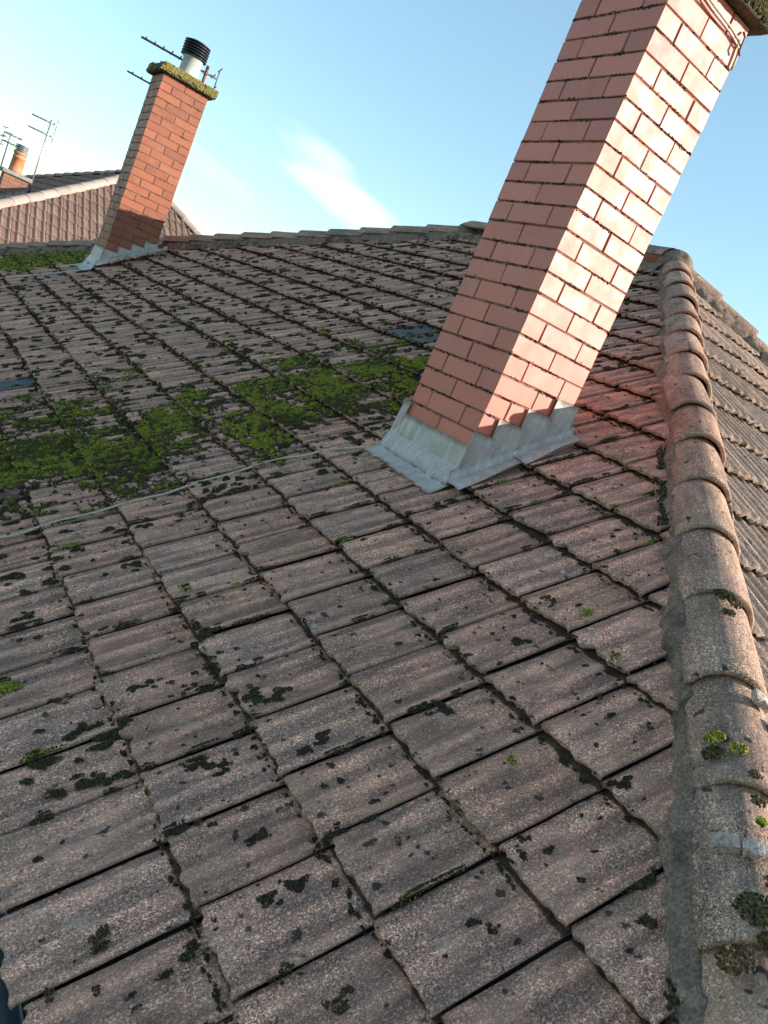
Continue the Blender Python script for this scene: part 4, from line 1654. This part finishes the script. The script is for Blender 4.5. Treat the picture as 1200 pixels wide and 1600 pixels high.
# second, far carpet on the left skyline
n = 26000
u = rng.uniform(0.3, 2.1, n); v = rng.uniform(6.6, 9.2, n)
d1 = np.exp(-(((u - 1.0) / 0.5) ** 2 + ((v - 7.75) / 0.55) ** 2)) + 0.8 * np.exp(-(((u - 1.5) / 0.3) ** 2 + ((v - 7.4) / 0.5) ** 2))
nse = 0.6 * vnoise(u, v, 6, 11) + 0.4 * vnoise(u, v, 19, 12)
keep = (d1 + (nse - 0.5) * 1.3 > 0.55) & inside_main(u, v)
u, v = u[keep], v[keep]
n = len(u)
tufts(roof_surf(u, v), np.repeat(N1[None], n, 0), rng.uniform(0.009, 0.016, n), rng.uniform(0.008, 0.02, n), mixcols(rng, n, [GREEN, DEEP, OLIVE], [0.4, 0.4, 0.2]), 2)
flush_moss('moss_carpet', 'bright green moss carpet spread over tiles left of the near chimney')

# cushions and specks
cl_u, cl_v, cl_r, cl_e, cl_t = [], [], [], [], []


def clump(u, v, r, elong=1.0, typ=0):
    cl_u.append(u); cl_v.append(v); cl_r.append(r); cl_e.append(elong); cl_t.append(typ)


# seen one by one in the photograph: (u, v, radius, elongation, type 0 dark 1 olive 2 green 3 brown)
for a in [(0.37, -0.42, 0.035, 2.2, 1), (0.61, -0.66, 0.038, 1.5, 1), (0.46, -0.50, 0.030, 1.8, 1), (0.26, -0.54, 0.040, 1.8, 1), (0.08, -0.56, 0.045, 2.4, 1), (0.16, -0.66, 0.040, 2.2, 1),
          (0.39, -0.76, 0.028, 1.6, 1), (0.62, -0.87, 0.026, 2.2, 0), (0.91, -0.94, 0.024, 1.6, 0), (0.63, -0.94, 0.014, 1.0, 1), (0.96, -1.16, 0.014, 1.3, 2), (1.09, -1.34, 0.024, 1.4, 0),
          (0.85, -1.33, 0.013, 1.0, 0), (0.83, -1.36, 0.014, 1.0, 0), (0.43, -1.02, 0.022, 1.4, 0), (0.11, -1.07, 0.020, 1.5, 3), (0.0, -1.12, 0.022, 1.3, 3), (0.43, -1.40, 0.022, 1.2, 3),
          (1.39, -0.78, 0.022, 1.6, 1), (1.42, -0.88, 0.024, 1.5, 2), (0.42, -1.17, 0.030, 1.8, 0), (0.94, -1.60, 0.026, 1.6, 3), (0.65, -0.16, 0.016, 1.4, 2), (0.58, -0.05, 0.018, 1.3, 2),
          (1.10, -0.12, 0.018, 1.8, 2), (0.19, -0.48, 0.03, 2.0, 1), (0.43, -0.79, 0.02, 2.0, 0), (1.50, -0.12, 0.03, 1.8, 1), (0.56, -0.30, 0.04, 2.4, 1), (0.52, -0.44, 0.03, 2.4, 1),
          (0.88, 0.62, 0.03, 3.0, 0), (0.93, 0.55, 0.035, 2.5, 0), (1.0, 0.5, 0.03, 2.2, 0), (0.75, 0.45, 0.03, 2.4, 1), (0.62, 0.42, 0.03, 2.6, 1), (0.48, 0.22, 0.03, 2.2, 1), (0.2, 0.30, 0.04, 3.0, 1), (0.3, -0.12, 0.03, 2.6, 1), (0.05, -0.20, 0.05, 2.4, 2), (0.12, 0.1, 0.04, 2.4, 1),
          (1.30, -1.02, 0.010, 1.0, 0), (1.36, -1.05, 0.012, 1.3, 2), (1.22, -0.86, 0.02, 1.8, 0), (0.70, -1.44, 0.012, 1.0, 0), (0.66, -1.20, 0.014, 1.2, 0), (0.23, -1.18, 0.02, 1.2, 0), (0.30, -0.92, 0.02, 1.6, 0)]:
    cu_, cv_, cr_, ce_, ct_ = a
    for q in range(7):
        clump(cu_ + random.gauss(0, 0.46) * cr_ * ce_, cv_ + random.gauss(0, 0.46) * cr_, cr_ * random.uniform(0.14, 0.40), random.uniform(1.0, 1.7), ct_ if random.random() < 0.7 else random.choice((0, 1, 3)))
rr = random.Random(77)
for i in range(420):                                   # small dark specks near the camera
    clump(rr.uniform(0.0, 2.2), rr.uniform(-1.7, 0.8), rr.choice((0.0025, 0.003, 0.003, 0.004, 0.005, 0.007)), rr.uniform(1, 1.8), rr.choice((0, 0, 0, 0, 1, 3)))
for i in range(1700):                                  # middle and far distance
    v_ = 0.4 + 8.5 * rr.random() ** 1.25
    clump(rr.uniform(0.0, 4.3), v_, rr.uniform(0.006, 0.019), rr.uniform(1.0, 2.2), rr.choice((0, 1, 1, 3, 3)))
for i in range(5200):                                  # along the tail lines
    k = rr.randrange(1, 17)
    v_ = -1.4 + 10.0 * rr.random() ** 1.2
    clump(k * G - 0.008 + rr.gauss(0, 0.006), v_, rr.uniform(0.004, 0.009 if v_ < 1 else 0.015), rr.uniform(0.35, 0.7), rr.choice((0, 0, 0, 0, 0, 1)))
for i in range(700):                                   # in the side joints
    m = rr.randrange(-8, 30)
    v_ = Y0 + m * TW + rr.gauss(-0.002, 0.003)
    clump(rr.uniform(0.0, 4.0), v_, rr.uniform(0.004, 0.008), rr.uniform(2.5, 7.0), rr.choice((0, 0, 0, 0, 1, 1, 1, 1, 1, 2 if m < 6 else 1)))
rng = np.random.default_rng(31)
allP, allr, allh, allc = [], [], [], []
for (cu, cv, r, e, ty) in zip(cl_u, cl_v, cl_r, cl_e, cl_t):
    near = cv < 1.0
    sz = 0.0023 if near else (0.0055 if cv < 4 else 0.008)
    sz = min(sz, r * 0.6)
    n = int(np.clip(3.2 * (r * r * e) / (sz * sz), 4, 900 if near else 160))
    rad = np.sqrt(rng.random(n))
    an = rng.uniform(0, 2 * np.pi, n)
    lob = 1 + 0.35 * np.sin(an * 2 + rng.uniform(0, 6)) + 0.25 * np.sin(an * 3 + rng.uniform(0, 6))
    u = cu + rad * np.cos(an) * r * e * lob
    v = cv + rad * np.sin(an) * r * lob
    ok = inside_main(u, v, 0.10)
    u, v, rad = u[ok], v[ok], rad[ok]
    n = len(u)
    if n == 0:
        continue
    P = roof_surf(u, v)
    P = P + N1 * (np.clip(1 - rad ** 2, 0, 1) * min(r * 0.4, 0.011))[:, None]
    cols = {0: ([BLACKM, OLIVE * 0.8, BROWN * 0.7], [0.7, 0.15, 0.15]), 1: ([BLACKM, OLIVE * 0.7, DEEP * 0.7, YELL * 0.5], [0.6, 0.25, 0.1, 0.05]), 2: ([GREEN, DEEP, YELL], [0.45, 0.35, 0.2]), 3: ([BROWN, BLACKM, OLIVE], [0.45, 0.35, 0.2])}[ty]
    allP.append(P); allr.append(rng.uniform(0.7, 1.3, n) * sz); allh.append(rng.uniform(0.7, 1.6, n) * sz * 1.1); allc.append(mixcols(rng, n, *cols))
P = np.concatenate(allP)
tufts(P, np.repeat(N1[None], len(P), 0), np.concatenate(allr), np.concatenate(allh), np.concatenate(allc), 3)

# cushions on the near hip and its mortar
for (y, ang, r, ty) in [(-1.44, 0.75, 0.016, 2), (-1.47, 0.80, 0.018, 1), (-1.46, 0.35, 0.014, 2), (-1.50, 0.10, 0.010, 3), (-1.545, 0.12, 0.012, 3), (-1.575, 0.10, 0.010, 2), (-1.70, 0.35, 0.030, 1), (-1.70, 0.0, 0.018, 3), (-1.735, 0.20, 0.018, 1), (-1.66, 0.1, 0.012, 3), (-1.10, 0.25, 0.022, 1), (-1.12, 0.0, 0.014, 3), (-1.15, 0.2, 0.014, 1), (-1.6, -0.1, 0.012, 2), (-1.76, 0.75, 0.024, 3)]:
    n = int(np.clip(r * r * 2.6 / 9e-6, 8, 140))
    P0, nn = on_hip(y, ang, 0.102)
    nn = np.array(nn)
    t1 = np.array(hip_axis_d); t2 = np.cross(nn, t1)
    rad = np.sqrt(rng.random(n)); an = rng.uniform(0, 2 * np.pi, n)
    P = np.array(P0) + (rad * np.cos(an) * r)[:, None] * t1 + (rad * np.sin(an) * r * 1.25)[:, None] * t2 + nn * ((1 - rad ** 2) * r * 0.3)[:, None]
    cols = {0: ([BLACKM, OLIVE], [0.8, 0.2]), 1: ([BLACKM, OLIVE, DEEP], [0.4, 0.35, 0.25]), 2: ([GREEN, DEEP, YELL], [0.4, 0.35, 0.25]), 3: ([BROWN, BROWN * 2.2, OLIVE], [0.45, 0.3, 0.25])}[ty]
    tufts(P, np.repeat(nn[None], n, 0), rng.uniform(0.002, 0.004, n), rng.uniform(0.003, 0.006, n), mixcols(rng, n, *cols), 50 + n)
# line of moss along the foot of the hip mortar
n = 2600
tq = rng.random(n) ** 1.0
base = lowp + np.outer(tq, Jp - lowp)
plan = np.array([hip_axis_d[0], hip_axis_d[1], 0]); plan /= np.linalg.norm(plan)
lat = np.array([-plan[1], plan[0], 0])
keep = (vnoise(tq * 14, tq * 0, 2.2, 5) > 0.72) & (tq < 0.6)
base = base[keep]
lw = 0.117 + rng.normal(0, 0.007, len(base))
P = base + lat * lw[:, None]
P[:, 2] = Z0 + TP * P[:, 0] + 0.012
tufts(P, np.repeat(N1[None], len(P), 0), rng.uniform(0.003, 0.006, len(P)), rng.uniform(0.004, 0.008, len(P)), mixcols(rng, len(P), [BLACKM, OLIVE, DEEP], [0.65, 0.25, 0.10]), 60)
flush_moss('moss_cushions', 'small dark moss cushions and specks dotted over the tiles')


# moss in the joints and on the caps of the stacks: parts of the stacks
def stack_moss(c, parent, zlo, zhi, n, seed, cols, w, size=0.004, cap=None, only_low=False):
    global mossV, mossF, mossC, moff
    rng = np.random.default_rng(seed)
    J = np.arange(int(zlo / 0.075), int(zhi / 0.075))
    for i in range(n):
        k = rng.choice(J)
        zz = (Z1 + k * 0.075) if c is CH1 else bed(k * 0.075)
        face = rng.random() < 0.5
        cnt = rng.integers(3, 16)
        l = rng.uniform(0.008, 0.05)
        if face:
            s = rng.uniform(c['y0'], c['y1']) + rng.normal(0, l, cnt)
            s = np.clip(s, c['y0'] + 0.004, c['y1'] - 0.004)
            P = np.stack([np.full(cnt, c['x0'] + 0.001), s, zz + rng.normal(0, 0.003, cnt)], -1)
            nn = np.array([-1.0, 0, 0.2])
        else:
            s = rng.uniform(c['x0'], c['x1']) + rng.normal(0, l, cnt)
            s = np.clip(s, c['x0'] + 0.004, c['x1'] - 0.004)
            P = np.stack([s, np.full(cnt, c['y0'] + 0.001), zz + rng.normal(0, 0.003, cnt)], -1)
            nn = np.array([0, -1.0, 0.2])
        tufts(P, np.repeat(nn[None], cnt, 0), rng.uniform(0.5, 1.0, cnt) * size, rng.uniform(0.5, 1.1, cnt) * size, mixcols(rng, cnt, cols, w), seed + i)
    if cap:
        (lo, hi, m, ccols, cw, csz) = cap
        lo, hi = np.array(lo), np.array(hi)
        for nn, fixed in (((0, -1, 0.3), (1, lo[1])), ((-1, 0, 0.3), (0, lo[0])), ((0, 0, 1), (2, hi[2])), ((1, 0, .3), (0, hi[0]))):
            P = lo + (hi - lo) * rng.random((m, 3))
            P[:, fixed[0]] = fixed[1]
            if nn[2] < 1:
                P[:, 2] = lo[2] + (hi[2] - lo[2]) * rng.random(m) ** 0.6
            nz_ = vnoise(P[:, 0] + P[:, 2], P[:, 1] + P[:, 2], 14, seed)
            thr = 0.3 if fixed[0] == 1 else (0.72 if nn[0] == -1 else 0.5)
            P = P[nz_ > thr]
            tufts(P, np.repeat(np.array(nn, float)[None], len(P), 0), rng.uniform(0.6, 1.1, len(P)) * csz, rng.uniform(0.6, 1.2, len(P)) * csz, mixcols(rng, len(P), ccols, cw), seed + 999)
    V = np.concatenate(mossV); inv = np.array(world_mat(parent).inverted())
    V = V @ inv[:3, :3].T + inv[:3, 3]
    me = mesh_of('joint_moss', V, np.concatenate(mossF), M_MOSS, smooth=False, colors=np.concatenate(mossC))
    o = obj('joint_moss', me, parent)
    tag(o, kind='stuff')
    mossV, mossF, mossC, moff = [], [], [], 0


stack_moss(CH1, ch1, 0.07, 1.64, 190, 71, [BLACKM, BLACKM * 1.6, OLIVE, BROWN], [0.5, 0.25, 0.15, 0.1], 0.0042,
           cap=((CH1['x0'] - 0.057, CH1['y0'] - 0.057, 1.66), (CH1['x1'] + 0.057, CH1['y1'] + 0.057, 1.735), 2600, [OLIVE, BLACKM, BROWN, DEEP], [0.4, 0.25, 0.2, 0.15], 0.008))
stack_moss(CH2, ch2, 0.3, 1.7, 40, 72, [BLACKM * 1.5, OLIVE, BROWN], [0.5, 0.25, 0.25], 0.005,
           cap=((CH2['x0'] - 0.055, CH2['y0'] - 0.055, 1.755), (CH2['x1'] + 0.055, CH2['y1'] + 0.055, 1.83), 3000, [np.array([0.24, 0.19, 0.04]), np.array([0.32, 0.25, 0.05]), np.array([0.22, 0.20, 0.15]), OLIVE, BROWN], [0.3, 0.25, 0.2, 0.15, 0.1], 0.008))
